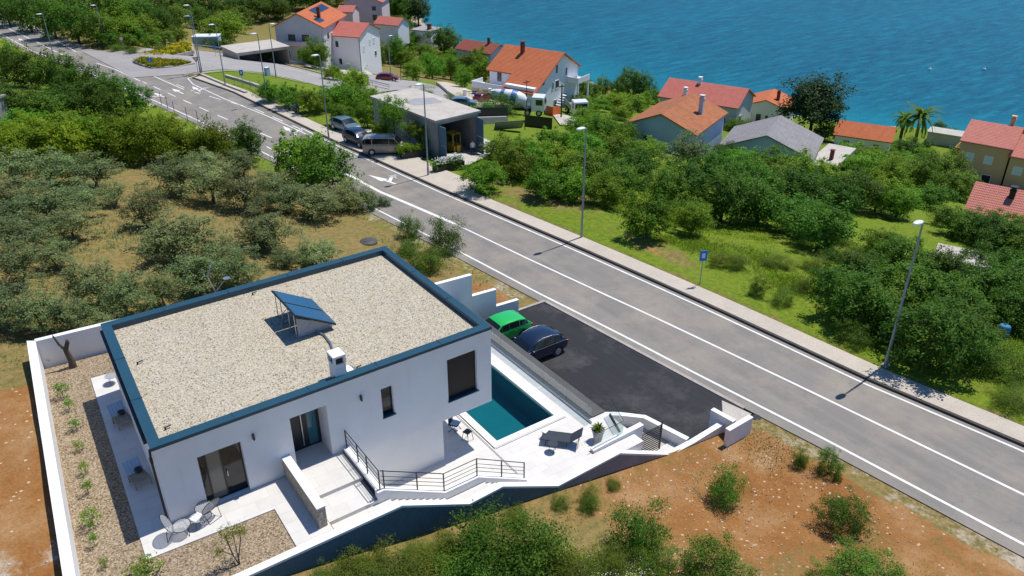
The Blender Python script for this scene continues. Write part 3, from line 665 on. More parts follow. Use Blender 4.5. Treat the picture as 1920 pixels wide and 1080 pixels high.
oc = [(-.04,-.04),(14.60,-.04),(14.61,10.34),(.30,10.34)]; ic = [(.37,.42),(14.26,.42),(14.27,9.94),(.69,9.94)]
b = MB()
for i in range(4):
    j = (i+1)%4; z0, z1 = 3.46, 3.60
    b.quad((*oc[i],z1),(*oc[j],z1),(*ic[j],z1-.02),(*ic[i],z1-.02)); b.quad((*oc[i],z0),(*oc[j],z0),(*oc[j],z1),(*oc[i],z1)); b.quad((*ic[j],3.28),(*ic[i],3.28),(*ic[i],z1-.02),(*ic[j],z1-.02)); b.quad((*oc[j],z0),(*oc[i],z0),(*ic[i],z0),(*ic[j],z0))
cp_o = b.build('roof_edge', coping_m, house)
def seam(*q): b = MB(); b.box(*q); b.build('seam', coping_m, cp_o)
for x in (3.0,6.0,9.0,12.0): seam(x-.012,-.045,3.59,x+.012,.42,3.607); seam(x-.012,9.94,3.575,x+.012,10.345,3.607)
for y in (3.4,6.8): seam(14.26,y-.012,3.575,14.605,y+.012,3.607); seam(.033*y-.045,y-.012,3.575,.033*y+.385,y+.012,3.607)
# gutter strip and downpipe on the garden side
b = MB(); b.tube((-.09,.08,.05),(-.09,.08,3.1),.045,.045,8); b.tube((-.09,.08,3.1),(-.05,.15,3.45),.045,.045,8); b.box(-.14,.02,2.9,-.04,.14,3.12); b.build('downpipe', black_m, house)
gl_ = lambda y, o: (.033*y+o, y)
b = MB(); b.prism([gl_(.9,-.15),gl_(.9,-.012),gl_(10.2,-.012),gl_(10.2,-.15)], 3.20, 3.34); b.build('gutter', dark_metal, house)
def window(parent, x0, x1, z0, z1, y, name, fm, pm_, th=.05, mull=()):
    f = MB(); f.box(x0,y-.04,z0,x0+th,y+.03,z1); f.box(x1-th,y-.04,z0,x1,y+.03,z1); f.box(x0+th,y-.04,z1-th,x1-th,y+.03,z1); f.box(x0+th,y-.04,z0,x1-th,y+.03,z0+th)
    for x in mull: f.box(x-th/2,y-.05,z0+th,x+th/2,y+.02,z1-th)
    o = f.build(name, fm, parent); xs = [x0+th]+[x for x in mull]+[x1-th]
    ms = pm_ if isinstance(pm_, list) else [pm_]*(len(xs)-1)
    for i in range(len(xs)-1):
        p = MB(); p.box(xs[i]+(th/2 if i else 0),y-.012,z0+th,xs[i+1]-(th/2 if i < len(xs)-2 else 0),y+.01,z1-th); p.build('pane', ms[i], o)
    return o
d_ = window(house, 1.40, 3.05, .02, 2.47, .26, 'sliding_door', dark_metal, [glass_m, curtain_glass, glass_m], .055, (1.70, 2.27))
b = MB(); b.box(2.36,.14,1.0,2.39,.2,1.25); b.build('handle', alu, d_)
b = MB(); b.box(5.02,1.1,.1,6.56,1.19,2.67); d_ = b.build('entrance_door', dark_metal, house)
b = MB(); b.box(6.02,1.085,.2,6.42,1.12,2.55); b.build('pane', glass_teal, d_)
b = MB(); b.box(5.74,1.02,.3,5.78,1.06,2.4); b.box(5.74,1.04,.5,5.78,1.11,.54); b.box(5.74,1.04,2.1,5.78,1.11,2.14); b.build('handle', alu, d_)
window(house, 8.98, 9.53, .97, 2.45, .18, 'window', dark_metal, glass_m, .05)
b = MB(); b.box(8.96,-.06,.93,9.58,.16,.985); b.build('window_sill', coping_m, house)
wn = window(house, 12.23, 13.78, .45, 2.67, .2, 'window', dark_metal, glass_m, .05)
b = MB()
for i in range(30): b.box(12.29+i*.0487,.12,.52,12.29+i*.0487+.034,.15,2.60)
b.box(12.28,.145,.5,13.73,.16,2.62); b.build('shutter', dark_metal, wn)
b = MB(); b.box(12.2,-.07,.41,13.84,.17,.46); b.build('window_sill', coping_m, house)
for x, z in ((3.53,2.50),(8.06,2.43)):
    b = MB(); b.box(x-.04,-.10,z-.12,x+.04,0,z+.12); o = b.build('wall_lamp', black_m, house); b = MB(); b.tube((x,-.105,z-.13),(x,-.105,z+.13),.035,.035,8); b.build('lamp_shade', dark_metal, o)
# chimney
ch = MB(); ch.box(7.22,.32,3.3,7.72,.92,4.12); ch.box(7.20,.30,4.42,7.74,.94,4.52)
for x, y in ((7.25,.35),(7.69,.35),(7.25,.89),(7.69,.89)): ch.box(x-.05,y-.05,4.12,x+.05,y+.05,4.42)
cho = ch.build('chimney', plaster, house, .006); b = MB(); b.box(7.3,.4,4.12,7.64,.84,4.40); b.build('flue', black_m, cho)
b = MB(); b.box(7.75,.30,3.58,8.02,.75,3.66); b.build('flashing', coping_stone, cho)
# roof outlets
for x, y in ((.95,6.4),(.75,1.2),(8.35,.75),(7.0,9.6)):
    b = MB(); b.tube((x,y,3.3),(x,y,3.42),.035,.035,8); b.tube((x,y,3.40),(x+.22,y+.05,3.40),.03,.03,8); b.build('roof_outlet', black_m, house)
# low stone wall and stair walls
BB = (4.6,-1.8,0)
bw = MBo(BB); bw.box(4.455,-3.53,-.3,4.775,-.01,.96); o = empty('garden_wall', BB, 0, 'low speckled stone wall with white top beside the entrance platform', 'wall'); bw.build('wall', stone_face, o)
bc = MBo(BB); bc.box(4.44,-3.55,.955,4.79,-.005,1.01); bc.build('capping', plaster, o)
BB = (7.1,-2,0)
bw = MBo(BB); prof = [(6.96,.28),(7.26,.28),(9.98,-1.29),(11.62,-1.29),(14.2,-2.76)]
bw.profx(prof+[(14.2,-3.2),(6.96,-3.2)], -3.34, -3.11); bw.box(7.03,-3.105,-3.2,7.27,-.03,.28)
bc = MBo(BB); bc.profx([(x,z+.03) for x,z in prof]+[(x,z-.01) for x,z in prof[::-1]], -3.36, -3.085); bc.box(7.01,-3.08,.265,7.30,-.02,.312)
rw = capped('stair_wall', 'white wall under the black railing of the entrance stairs', 'wall', BB, bw, bc, 'white plastered boundary walls')
rl = empty('stair_railing', (7.15,-2,.3), 0, 'black metal railing with four bars along the entrance stairs', 'railing'); BB = (7.15,-2,.3)
def rails(pts, posts, bars=(.25,.45,.65,.92)):
    for h in bars:
        k = MBo(BB)
        for a, c in zip(pts[:-1], pts[1:]): k.tube((a[0],a[1],a[2]+h),(c[0],c[1],c[2]+h),.020 if h > .8 else .012,None,6)
        k.build('rail', dark_metal, rl)
    for p in posts: k = MBo(BB); k.box(p[0]-.022,p[1]-.022,p[2]-.02,p[0]+.022,p[1]+.022,p[2]+.93); k.build('post', dark_metal, rl)
rails([(7.15,-.12,.3),(7.15,-3.2,.3)], [(7.15,-.14,.3),(7.15,-1.25,.3),(7.15,-2.1,.3),(7.15,-3.18,.3)])
rails([(7.2,-3.22,.3),(9.98,-3.22,-1.26),(11.62,-3.22,-1.26),(14.15,-3.22,-2.73)], [(7.32,-3.22,.25),(8.75,-3.22,-.57),(9.98,-3.22,-1.26),(11.62,-3.22,-1.26),(12.9,-3.22,-2.0),(14.13,-3.22,-2.72)])
# gate
gt = empty('metal_gate', (22.05,-3.36,-5), 0, 'black slatted metal gate at the foot of the steps', 'gate'); BB = (22.05,-3.36,-5)
k = MBo(BB); k.box(21.28,-3.40,-5,21.33,-3.35,-3.35); k.build('post', dark_metal, gt); k = MBo(BB); k.box(22.72,-3.40,-5,22.78,-3.34,-3.2); k.build('post', dark_metal, gt)
k = MBo(BB); k.box(21.35,-3.395,-4.9,22.7,-3.36,-4.86); k.box(21.35,-3.395,-3.44,22.7,-3.36,-3.40); k.box(21.35,-3.395,-4.86,21.39,-3.36,-3.44); k.box(22.66,-3.395,-4.86,22.7,-3.36,-3.44)
for i in range(10): k.box(21.39,-3.39,-4.78+i*.135,22.66,-3.37,-4.78+i*.135+.075)
k.build('gate_leaf', dark_metal, gt)

# ------------------------------------------------------------------ things on the roof and decks
SB = (8.1,5.6,3.3)
sc_ = empty('solar_collector', SB, 0, 'tilted blue solar collector of two panels on the gravel roof', 'solar panel')
blue_panel = base('collector_glass', (.005,.065,.165), .2, .0, .5)[0]; grey_sheet = plain('grey_sheet', (.34,.36,.39), .5, .2)
hx0, hz0, hx1, hz1 = 7.16, 1.28, 8.98, .22
def onp(t_, up=0): return (hx0+(hx1-hx0)*t_+up*.5, 3.3+hz0+(hz1-hz0)*t_+up)
for ya, yb in ((4.22,5.60),(5.64,7.02)):
    k = MBo(SB); (xa,za),(xb,zb) = onp(0),onp(1); (xc,zc),(xd,zd) = onp(0,.07),onp(1,.07)
    k.profx([(xa,za),(xb,zb),(xd,zd),(xc,zc)], ya, yb); o = k.build('panel', dark_metal, sc_)
    k = MBo(SB); (xa,za),(xb,zb) = onp(.025,.074),onp(.975,.074); k.quad((xa,ya+.05,za),(xb,ya+.05,zb),(xb,yb-.05,zb),(xa,yb-.05,za)); k.build('glass', blue_panel, o)
k = MBo(SB)
for y in (4.5,5.2,6.1,6.75):
    k.tube((7.22,y,3.3),(7.22,y,4.5),.022,None,6); k.tube((7.22,y,3.32),(8.95,y,3.5),.022,None,6); k.tube((7.3,y,3.32),(8.1,y,3.98),.018,None,6)
k.build('support_frame', alu, sc_)
k = MBo(SB); k.profx([(7.30,3.31),(8.9,3.31),(8.9,3.52),(7.30,4.3)], 4.50, 4.52); k.build('side_sheet', grey_sheet, sc_)
k = MBo(SB); P = [(8.15,4.45,3.36),(8.3,4.0,3.36),(8.25,3.2,3.38),(8.0,2.2,3.40),(7.93,1.3,3.42),(7.97,.9,3.5),(8.05,.62,3.66),(8.12,.45,3.62)]
k.path(P, .05, 8); k.build('pipe', alu, sc_)
an = empty('tv_antenna', (5.56,10.45,3.6), 0, 'thin grey antenna mast with small dish on the far roof edge', 'antenna'); BB = (5.56,10.45,3.6)
k = MBo(BB); k.tube((5.56,10.42,3.3),(5.28,10.5,4.45),.03,None,6); k.build('mast', alu, an)
k = MBo(BB); k.tube((5.28,10.5,4.45),(5.62,10.55,5.1),.012,None,5)
for i in range(6): f = i/5; x,z = 5.30+.32*f, 4.5+.6*f; k.tube((x-.13,10.5-.1,z+.04),(x+.13,10.5+.1,z-.04),.007,None,4)
k.build('yagi', alu, an)
k = MBo(BB); k.tube((5.56,10.42,3.62),(6.1,10.5,4.1),.015,None,6); k.lathe([(.0,0),(.10,.015),(.17,.05),(.175,.055)], (6.14,10.5,4.05), 14); k.build('dish', alu, an)
# ------------------------------------------------------------------ furniture on the decks
def frame_local(name, loc, rz, label, cat, group=None): return empty(name, loc, rz, label, cat, group)
lg = frame_local('sun_lounger', (16.6,-1.36,T), math.atan2(-.72,.69), 'black pool lounger with raised backrest and folded white towel', 'sun lounger')
fab = mottled('lounger_fabric', (.035,.045,.06), (.028,.036,.05), 4, .8, 60)
k = MB(); k.box(0,-.34,.30,1.38,.34,.335); k.build('seat', fab, lg)
k = MB(); k.profx([(1.38,.31),(1.92,.78),(1.90,.81),(1.36,.345)], -.34, .34); k.build('backrest', fab, lg)
for x in (.18,1.2,1.75):
    for s in (-1,1): k = MB(); k.tube((x,s*.31,0),(x+.03,s*.31,.31 if x < 1.3 else .62),.018,None,6); k.build('leg', dark_metal, lg)
k = MB(); k.box(-.01,-.37,.28,1.42,-.33,.34); k.box(-.01,.33,.28,1.42,.37,.34); k.box(-.03,-.37,.28,.0,.37,.34); k.build('frame', dark_metal, lg)
white_cloth = mottled('white_cloth', (.78,.78,.76), (.66,.67,.68), 9, .9)
k = MB(); k.box(0,0,0,.42,.26,.07); o = k.build('towel', white_cloth, None, .02); o.location = (16.72,-1.42,T+.335); o.rotation_euler = (0,0,.35); tag(o, 'folded white towel on the black pool lounger', 'towel')
tb = frame_local('side_table', (16.5,-2.28,T), 0, 'small round black side table next to the pool lounger', 'table')
k = MB(); k.lathe([(.25,.43),(.26,.45),(.24,.455)], n=20); k.build('tabletop', fab, tb)
for a in (0,2.1,4.2): k = MB(); k.tube((.20*math.cos(a),.20*math.sin(a),0),(.12*math.cos(a+1),.12*math.sin(a+1),.43),.012,None,5); k.build('leg', dark_metal, tb)
pt = frame_local('plant_pot', (18.8,-2.9,T), 0, 'tall grey tapered pot with a spiky green plant on the deck', 'potted plant')
k = MB(); k.lathe([(.20,0),(.24,.3),(.32,.60),(.34,.64),(.30,.64),(.28,.56)], n=20); k.build('pot', mottled('pot_grey', (.38,.36,.36), (.30,.29,.29), 4, .8), pt)
k = MB(); k.lathe([(.275,.55),(.10,.60),(.02,.62)], n=14); k.build('earth', dark_wood, pt)
k = MB()
for i in range(46):
    a = rng.uniform(0,2*PI); e = rng.uniform(.35,1.35); L = rng.uniform(.32,.52); q = Vector((-math.sin(a),math.cos(a),0))*.035; d = Vector((math.cos(a)*math.cos(e),math.sin(a)*math.cos(e),math.sin(e)))
    p0 = Vector((0,0,.6)); p1 = p0+d*L*.6; p2 = p0+d*L+Vector((0,0,-.05)); k.add([p0-q*.5,p0+q*.5,p1+q,p1-q,p2], [(0,1,2,3),(3,2,4)])
k.build('foliage', LEAF['bright'], pt)
# chair with a towel under the overhang
chq = frame_local('folding_chair', (13.5,1.75,T), .6, 'black folding chair with a blue towel under the overhang', 'chair')
k = MB(); k.box(-.24,-.24,.42,.24,.24,.45); k.build('seat', dark_metal, chq); k = MB(); k.box(-.24,.2,.45,.24,.23,.88); k.build('backrest', dark_metal, chq)
for sx_, s2 in ((-1,-1),(1,-1),(-1,1),(1,1)): k = MB(); k.tube((.22*sx_,.24*s2,0),(.22*sx_,-.16*s2,.43),.018,None,5); k.build('leg', dark_metal, chq)
cloth_blue = plain('blue_cloth', (.30,.45,.62), .9)
k = MB(); k.box(-.2,-.2,0,.2,.18,.06); o = k.build('towel', cloth_blue, None, .02); o.location = (13.5,1.75,T+.45); o.rotation_euler = (0,0,.6); tag(o, 'pale blue towel lying on the black folding chair', 'towel')
st_ = frame_local('bar_stool', (13.62,.75,T), .3, 'small black stool standing in the sun below the overhang', 'stool')
k = MB(); k.box(-.17,-.17,.5,.17,.17,.54); k.build('seat', dark_metal, st_)
for a, c in ((-1,-1),(1,-1),(1,1),(-1,1)): k = MB(); k.tube((a*.2,c*.2,0),(a*.14,c*.14,.5),.016,None,5); k.build('leg', dark_metal, st_)
# string chairs
cord_m = plain('grey_cord', (.30,.31,.33), .8)
def string_chair(loc, rz, label):
    o = frame_local('string_chair', loc, rz, label, 'chair', 'black string garden chairs')
    def hoop(c, ax, ay, rx, ry, n=26): return [Vector(c)+Vector(ax)*rx*math.cos(2*PI*i/n)+Vector(ay)*ry*math.sin(2*PI*i/n) for i in range(n)]
    B_ = hoop((-.28,0,.66), (0,1,0), (-.42,0,.9), .40, .42); S_ = hoop((.16,0,.38), (0,1,0), (.97,0,.1), .36, .34)
    for nm, h, c in (('backrest', B_, Vector((-.16,0,.52))), ('seat', S_, Vector((.05,0,.33)))):
        k = MB(); k.path(h+[h[0]], .014, 5); q = k.build(nm, black_m, o); k = MB(); n = len(h)
        for i in range(n):
            a_, b2 = h[i], h[(i+1)%n]; k.add([a_, a_*.28+b2*.72, c+(b2-c)*.04, c], [(0,1,2,3)])
        k.build('cords', cord_m, q)
    k = MB()
    for s in (-1,1): k.path([(.36,s*.28,0),(.22,s*.33,.36),(-.22,s*.30,.34),(-.40,s*.26,0)], .012, 5)
    k.path([(.36,-.28,.01),(.36,.28,.01)], .012, 5); k.path([(-.40,-.26,.01),(-.40,.26,.01)], .012, 5); k.build('leg_frame', black_m, o); return o
p = Zp(335,1002,.02); string_chair(p, -.15, 'black string chair at the house corner, backrest turned to the camera')
p = Zp(392,968,.02); string_chair(p, PI*.62, 'black string chair in front of the sliding door')
p = Zp(372,985,.02)
t2 = frame_local('garden_table', p, 0, 'low black wire table between the two string chairs', 'table')
k = MB(); k.lathe([(.27,.36),(.28,.375),(.26,.38)], n=18); k.build('tabletop', cord_m, t2); k = MB()
for a in (0,2.1,4.2): k.tube((.24*math.cos(a),.24*math.sin(a),0),(.16*math.cos(a),.16*math.sin(a),.36),.01,None,5)
k.build('leg_frame', black_m, t2)
k = MB(); k.box(-.22,-.16,0,.22,.16,.03)
for i in range(4): k.box(-.2+i*.11,-.165,.03,-.14+i*.11,.165,.045)
o = k.build('blanket', white_cloth, None, .008); o.location = (p[0], p[1], .02+.381); o.rotation_euler = (0,0,.5); tag(o, 'white patterned blanket lying on the low wire table', 'blanket')
# slatted lounge chairs on the shaded patio
def lounge(px, label):
    p = Zp(*px, .02); o = frame_local('lounge_chair', p, math.radians(100), label, 'chair', 'slatted wooden lounge chairs on the shaded patio')
    for i in range(6): pass
    k = MB()
    for i in range(6): k.box(-.36+i*.12,-.33,.30,-.36+i*.12+.10,.33,.335)
    k.build('seat', wood_m, o); k = MB()
    for i in range(5): k.profx([(.36,.34+i*.0),(.40,.34),(.66,.80),(.62,.82)], -.33+i*.135, -.33+i*.135+.11)
    k.build('backrest', cloth_blue, o); k = MB(); k.lathe([(.02,0),(.17,.02),(.2,.07),(.17,.12),(.02,.14)], (.30,-.12,.36), 14, 1, .75); k.build('cushion', black_m, o)
    for x in (-.33,.33):
        for y in (-.30,.30): k = MB(); k.box(x-.035,y-.03,0,x+.035,y+.03,.30); k.build('leg', wood_m, o)
lounge((232,795), 'slatted lounge chair with black cushion on the shaded patio, farther from the camera')
lounge((264,905), 'slatted lounge chair with black cushion on the shaded patio, nearer the house corner')
p = Zp(212,718,.02); o = frame_local('wire_table', p, 0, 'round wire table in the sunlit corner of the side patio', 'table')
k = MB(); n = 20; h = [Vector((.28*math.cos(2*PI*i/n), .28*math.sin(2*PI*i/n), .42)) for i in range(n)]; k.path(h+[h[0]], .012, 5); k.lathe([(.26,.415),(.26,.42)], n=16); k.build('tabletop', cord_m, o)
k = MB()
for a in (0,2.1,4.2): k.tube((.26*math.cos(a),.26*math.sin(a),0),(.2*math.cos(a),.2*math.sin(a),.42),.01,None,5)
k.build('leg_frame', black_m, o)

# ------------------------------------------------------------------ street lamps, poles, signs
def lamp(base_px, top_px, label, zfix=None, arm=.9, ang=PI, r=.085):
    p = G(*base_px) if zfix is None else Zp(base_px[0], base_px[1], zfix)
    h = vtop(*top_px, p)-p[2]; h = max(5.0, min(h, 10.5))
    o = empty('street_lamp', p, ang, label, 'street lamp', 'street lamps along the road')
    k = MB(); k.tube((0,0,-.3),(0,0,.9),r*1.25,r*1.2,10); k.tube((0,0,.9),(0,0,h),r,r*.6,10); k.build('pole', steel_m, o)
    k = MB(); k.box(-.2,-.2,-.2,.2,.2,.04); k.build('base_plate', concrete, o)
    k = MB(); k.tube((0,0,h-.06),(arm*.5,0,h+.02),.035,.03,8); k.build('arm', steel_m, o)
    k = MB(); k.lathe([(.02,.12),(.16,.10),(.21,.04),(.20,-.02),(.12,-.05)], (arm*.6,0,h+.02), 14, 2.1, .95); k.build('lamp_head', steel_white, o)
    return o
lamp((1660,685),(1733,415),'tall street lamp nearest the camera, white head above the pavement', -4.88)
lamp((1090,447),(1098,240),'tall street lamp beside the grass verge in the middle of the pavement', None)
lamp((803,330),(793,158),'street lamp in front of the concrete garage', None)
lamp((617,263),(607,103),'street lamp next to the parked grey car', None)
lamp((502,195),(484,63),'street lamp beside the stair railing', None)
lamp((423,162),(405,46),'street lamp at the start of the lower pavement', None)
lamp((379,138),(355,10),'tallest street lamp at the junction, close to the yield sign', None)
lamp((376,138),(360,30),'shorter twin street lamp at the junction nose', None)
lamp((102,110),(85,26),'street lamp above the trees on the far uphill road', None)
lamp((198,86),(180,10),'slim street lamp by the yellow blooming bushes', None)
lamp((518,147),(507,46),'street lamp on the edge of the side road', None, ang=0)
lamp((733,146),(733,68),'street lamp beside the lawn near the white gable house', None, ang=0)
def upole(b_, t_, label, r=.13):
    p = G(*b_); h = vtop(*t_, p)-p[2]; o = empty('utility_pole', p, 0, label, 'pole'); k = MB(); k.tube((0,0,-.5),(0,0,h),r,r*.75,8); k.build('pole', dark_wood, o)
    k = MB(); k.box(-.6,-.05,h-.4,.6,.05,h-.28); k.build('crossarm', dark_wood, o); return o
upole((1052,222),(1055,158),'dark wooden utility pole by the orange barrier and trucks')
upole((987,214),(988,150),'slim grey utility pole beside the mixer truck', .07)
upole((752,152),(750,118),'dark pole on the lawn beside the lane', .07)
def sign_at(base_px, h, label, cat, shape, face, m, m2=None, post=None, name='road_sign'):
    p = G(*base_px); o = empty(name, p, face, label, cat); k = MB(); k.tube((0,0,-.3),(0,0,h),.035,None,6); k.build('post', post or steel_m, o)
    k = MB()
    if shape == 'round': k.tube((-.03,0,h),(-.06,0,h),.36,.36,20); k.build('plate', m, o)
    elif shape == 'rect': k.box(-.07,-.27,h-.4,-.03,.27,h+.40); k.build('plate', m, o)
    elif shape == 'tri': k.add([(-.06,-.5,h+.35),(-.06,.5,h+.35),(-.06,0,h-.5),(-.03,-.5,h+.35),(-.03,.5,h+.35),(-.03,0,h-.5)], [(0,2,1),(3,4,5),(0,1,4,3),(1,2,5,4),(2,0,3,5)]); k.build('plate', m, o)
    if m2:
        k = MB()
        if shape == 'round': k.tube((-.06,0,h),(-.075,0,h),.27,.27,20) if m2 != white_paint or m is red_sign else k.box(-.075,-.05,h-.2,-.06,.05,h+.2)
        elif shape == 'rect': k.box(-.08,-.12,h-.16,-.07,.12,h+.20)
        else: k.add([(-.07,-.33,h+.24),(-.07,.33,h+.24),(-.07,0,h-.3)], [(0,2,1)])
        k.build('symbol', m2, o)
    return o
CA = math.atan2(CAM[1], CAM[0])
sign_at((1312,533), 2.3, 'blue rectangular bus stop sign standing in the verge', 'sign', 'rect', math.radians(60), blue_sign, white_paint)
sign_at((284,128), 1.3, 'round blue arrow sign on the front flower island', 'sign', 'round', math.radians(65), blue_sign, white_paint)
sign_at((372,138), 2.2, 'upside-down triangle yield sign at the junction nose', 'sign', 'tri', math.radians(70), red_sign, white_paint)
sign_at((405,107), 1.8, 'small blue sign on a yellow post at the island end', 'sign', 'rect', math.radians(70), blue_sign, None, plain('yellow_post', (.6,.35,.03), .6))
sign_at((97,62), 2.6, 'round white speed sign beside the far uphill road', 'sign', 'round', math.radians(70), red_sign, white_paint)
sign_at((233,98), 2.4, 'round red and white sign by the flower islands', 'sign', 'round', math.radians(70), red_sign, white_paint)
sign_at((456,162), 2.0, 'square blue pedestrian sign at the stair entrance', 'sign', 'rect', math.radians(70), blue_sign, white_paint)
p = G(502,142); o = empty('utility_box', p, .3, 'pale blue utility cabinet beside the side road', 'cabinet'); k = MB(); k.box(-.35,-.3,-.2,.35,.3,1.3); k.build('cabinet', plain('pale_blue_box', (.35,.48,.60), .6), o, .03); k = MB(); k.box(-.38,-.33,1.3,.38,.33,1.36); k.build('lid', steel_white, o)
p = G(557,212); o = empty('waste_bin', p, 0, 'dark blue-topped waste bin at the end of the stair railing', 'bin'); k = MB(); k.lathe([(.28,0),(.32,.8),(.32,1.0)], n=14); k.build('drum', black_m, o); k = MB(); k.lathe([(.34,1.0),(.30,1.15),(.1,1.25)], n=14); k.build('lid', plain('bin_lid', (.10,.22,.34), .5), o)
# fences and guard rails
def rail_fence(name, px, label, cat, h, bars, m, step=2.0, dz=0.0, mesh=None):
    P = [G(*q) for q in px]; B_ = P[0]; o = empty(name, B_, 0, label, cat); L = 0
    pts = []
    for a, c in zip(P[:-1], P[1:]):
        n = max(1, int(np.linalg.norm(c-a)/step))
        for i in range(n): q = a+(c-a)*i/n; pts.append((q[0], q[1], float(terr(q[0], q[1]))+dz))
    q = P[-1]; pts.append((q[0], q[1], float(terr(q[0], q[1]))+dz))
    for hh, r in bars:
        k = MBo(B_); k.path([(p[0],p[1],p[2]+hh) for p in pts], r, 5); k.build('rail', m, o)
    for p in pts: k = MBo(B_); k.tube((p[0],p[1],p[2]-.3),(p[0],p[1],p[2]+h),.035,None,5); k.build('post', m, o)
    return o
rail_fence('wire_fence', [(303,196),(328,215),(352,226),(372,232)], 'thin wire fence with dark posts along the road edge trees', 'fence', 1.7, [(.5,.008),(1.0,.008),(1.6,.008)], dark_metal, 2.8)
rail_fence('guard_rail', [(330,87),(440,99),(540,120),(640,146),(730,168)], 'long grey guard rail along the outer edge of the side road', 'guard rail', .85, [(.45,.05),(.80,.08)], steel_m, 4.0)
rail_fence('stair_railing', [(440,158),(470,165),(500,186),(560,218)], 'grey steel railing behind the pavement near the stairwell', 'railing', 1.0, [(.35,.02),(.65,.02),(1.0,.03)], steel_m, 2.2)
rail_fence('guard_rail', [(2,14),(60,37),(110,62)], 'dark guard rail beside the far uphill road', 'guard rail', .8, [(.5,.09),(.75,.09)], steel_m, 4.0)
def lowwall(name, px, label, h, th, m, dz=0.0, group=None):
    P = [G(*q) for q in px]; B_ = P[0]; b = MBo(B_)
    for a, c in zip(P[:-1], P[1:]):
        d = Vector((c-a)); d.z = 0; q = Vector((-d.y,d.x,0)).normalized()*th/2; n = max(1,int(d.length/2))
        for i in range(n):
            u0 = a+(c-a)*i/n; u1 = a+(c-a)*(i+1)/n; za = float(terr(u0[0],u0[1]))+h+dz; zc = float(terr(u1[0],u1[1]))+h+dz
            b.add([(u0[0]-q.x,u0[1]-q.y,za-h-.8),(u1[0]-q.x,u1[1]-q.y,zc-h-.8),(u1[0]+q.x,u1[1]+q.y,zc-h-.8),(u0[0]+q.x,u0[1]+q.y,za-h-.8),(u0[0]-q.x,u0[1]-q.y,za),(u1[0]-q.x,u1[1]-q.y,zc),(u1[0]+q.x,u1[1]+q.y,zc),(u0[0]+q.x,u0[1]+q.y,za)], [(0,3,2,1),(4,5,6,7),(0,1,5,4),(1,2,6,5),(2,3,7,6),(3,0,4,7)])
    o = b.build(name, m, loc=B_); return tag(o, label, 'wall', group)
lowwall('garden_wall', [(378,142),(430,164),(462,176)], 'white kerb wall of the stairwell nearest the pavement', .35, .4, concrete_pale)
lowwall('garden_wall', [(424,144),(470,158),(505,170)], 'white kerb wall on the far side of the stairwell', .35, .4, concrete_pale)
lowwall('garden_wall', [(690,228),(735,247),(800,292)], 'pale low wall between parked cars and garage shrubs', .5, .35, concrete_pale)
lowwall('garden_wall', [(820,160),(842,178),(868,196)], 'pale low wall beside the driveway to the white house', .7, .4, concrete_pale)
lowwall('garden_wall', [(896,233),(950,231)], 'grey stone wall under the dark screen beside the garage', 1.0, .5, concrete)
lowwall('garden_wall', [(648,128),(690,136),(710,128)], 'white wall in front of the white gable house', 1.2, .3, plaster_dirty)
o = lowwall('privacy_screen', [(893,231),(952,229)], 'dark screen fence standing on the grey stone wall', 2.2, .08, dark_metal); o['category'] = 'fence'
o = lowwall('privacy_screen', [(984,237),(1035,243)], 'dark screen fence below the parked mixer truck', 1.7, .1, dark_metal); o['category'] = 'fence'
orange_m = plain('orange_net', (.62,.13,.02), .8)
o = lowwall('barrier_fence', [(1022,214),(1036,218),(1050,216)], 'orange construction barrier between the trucks', 1.5, .06, orange_m); o['category'] = 'fence'
# ------------------------------------------------------------------ vehicles
def paint(name, col, rough=.30, metal=.10):
    m, t, b = base(name, col, rough, metal, .5); b.inputs['Coat Weight'].default_value = .6; b.inputs['Coat Roughness'].default_value = .06; return m
lamp_glass = plain('headlight_glass', (.55,.58,.60), .15); tail_red = plain('tail_light_red', (.35,.008,.008), .25)
PROF = dict(
  suv=[(0,.22,.42,.76),(.03,.17,.53,.91),(.12,.15,.60,.98),(.27,.15,.67,1),(.37,.15,.86,1),(.46,.15,.97,1),(.58,.15,1.0,1),(.74,.15,.98,1),(.86,.16,.91,.985),(.95,.19,.74,.95),(.985,.22,.60,.90),(1.0,.28,.48,.80)],
  hatch=[(0,.22,.40,.80),(.03,.16,.50,.93),(.12,.14,.57,.985),(.24,.14,.63,1),(.42,.14,.965,1),(.55,.14,1.0,1),(.75,.14,.98,1),(.87,.15,.90,.985),(.965,.19,.68,.95),(1.0,.26,.50,.85)],
  van=[(0,.20,.40,.84),(.02,.14,.47,.95),(.10,.13,.54,.99),(.17,.13,.60,1),(.30,.13,.95,1),(.42,.13,1.0,1),(.80,.13,1.0,1),(.94,.14,.985,1),(.985,.16,.90,.98),(1.0,.22,.62,.94)])
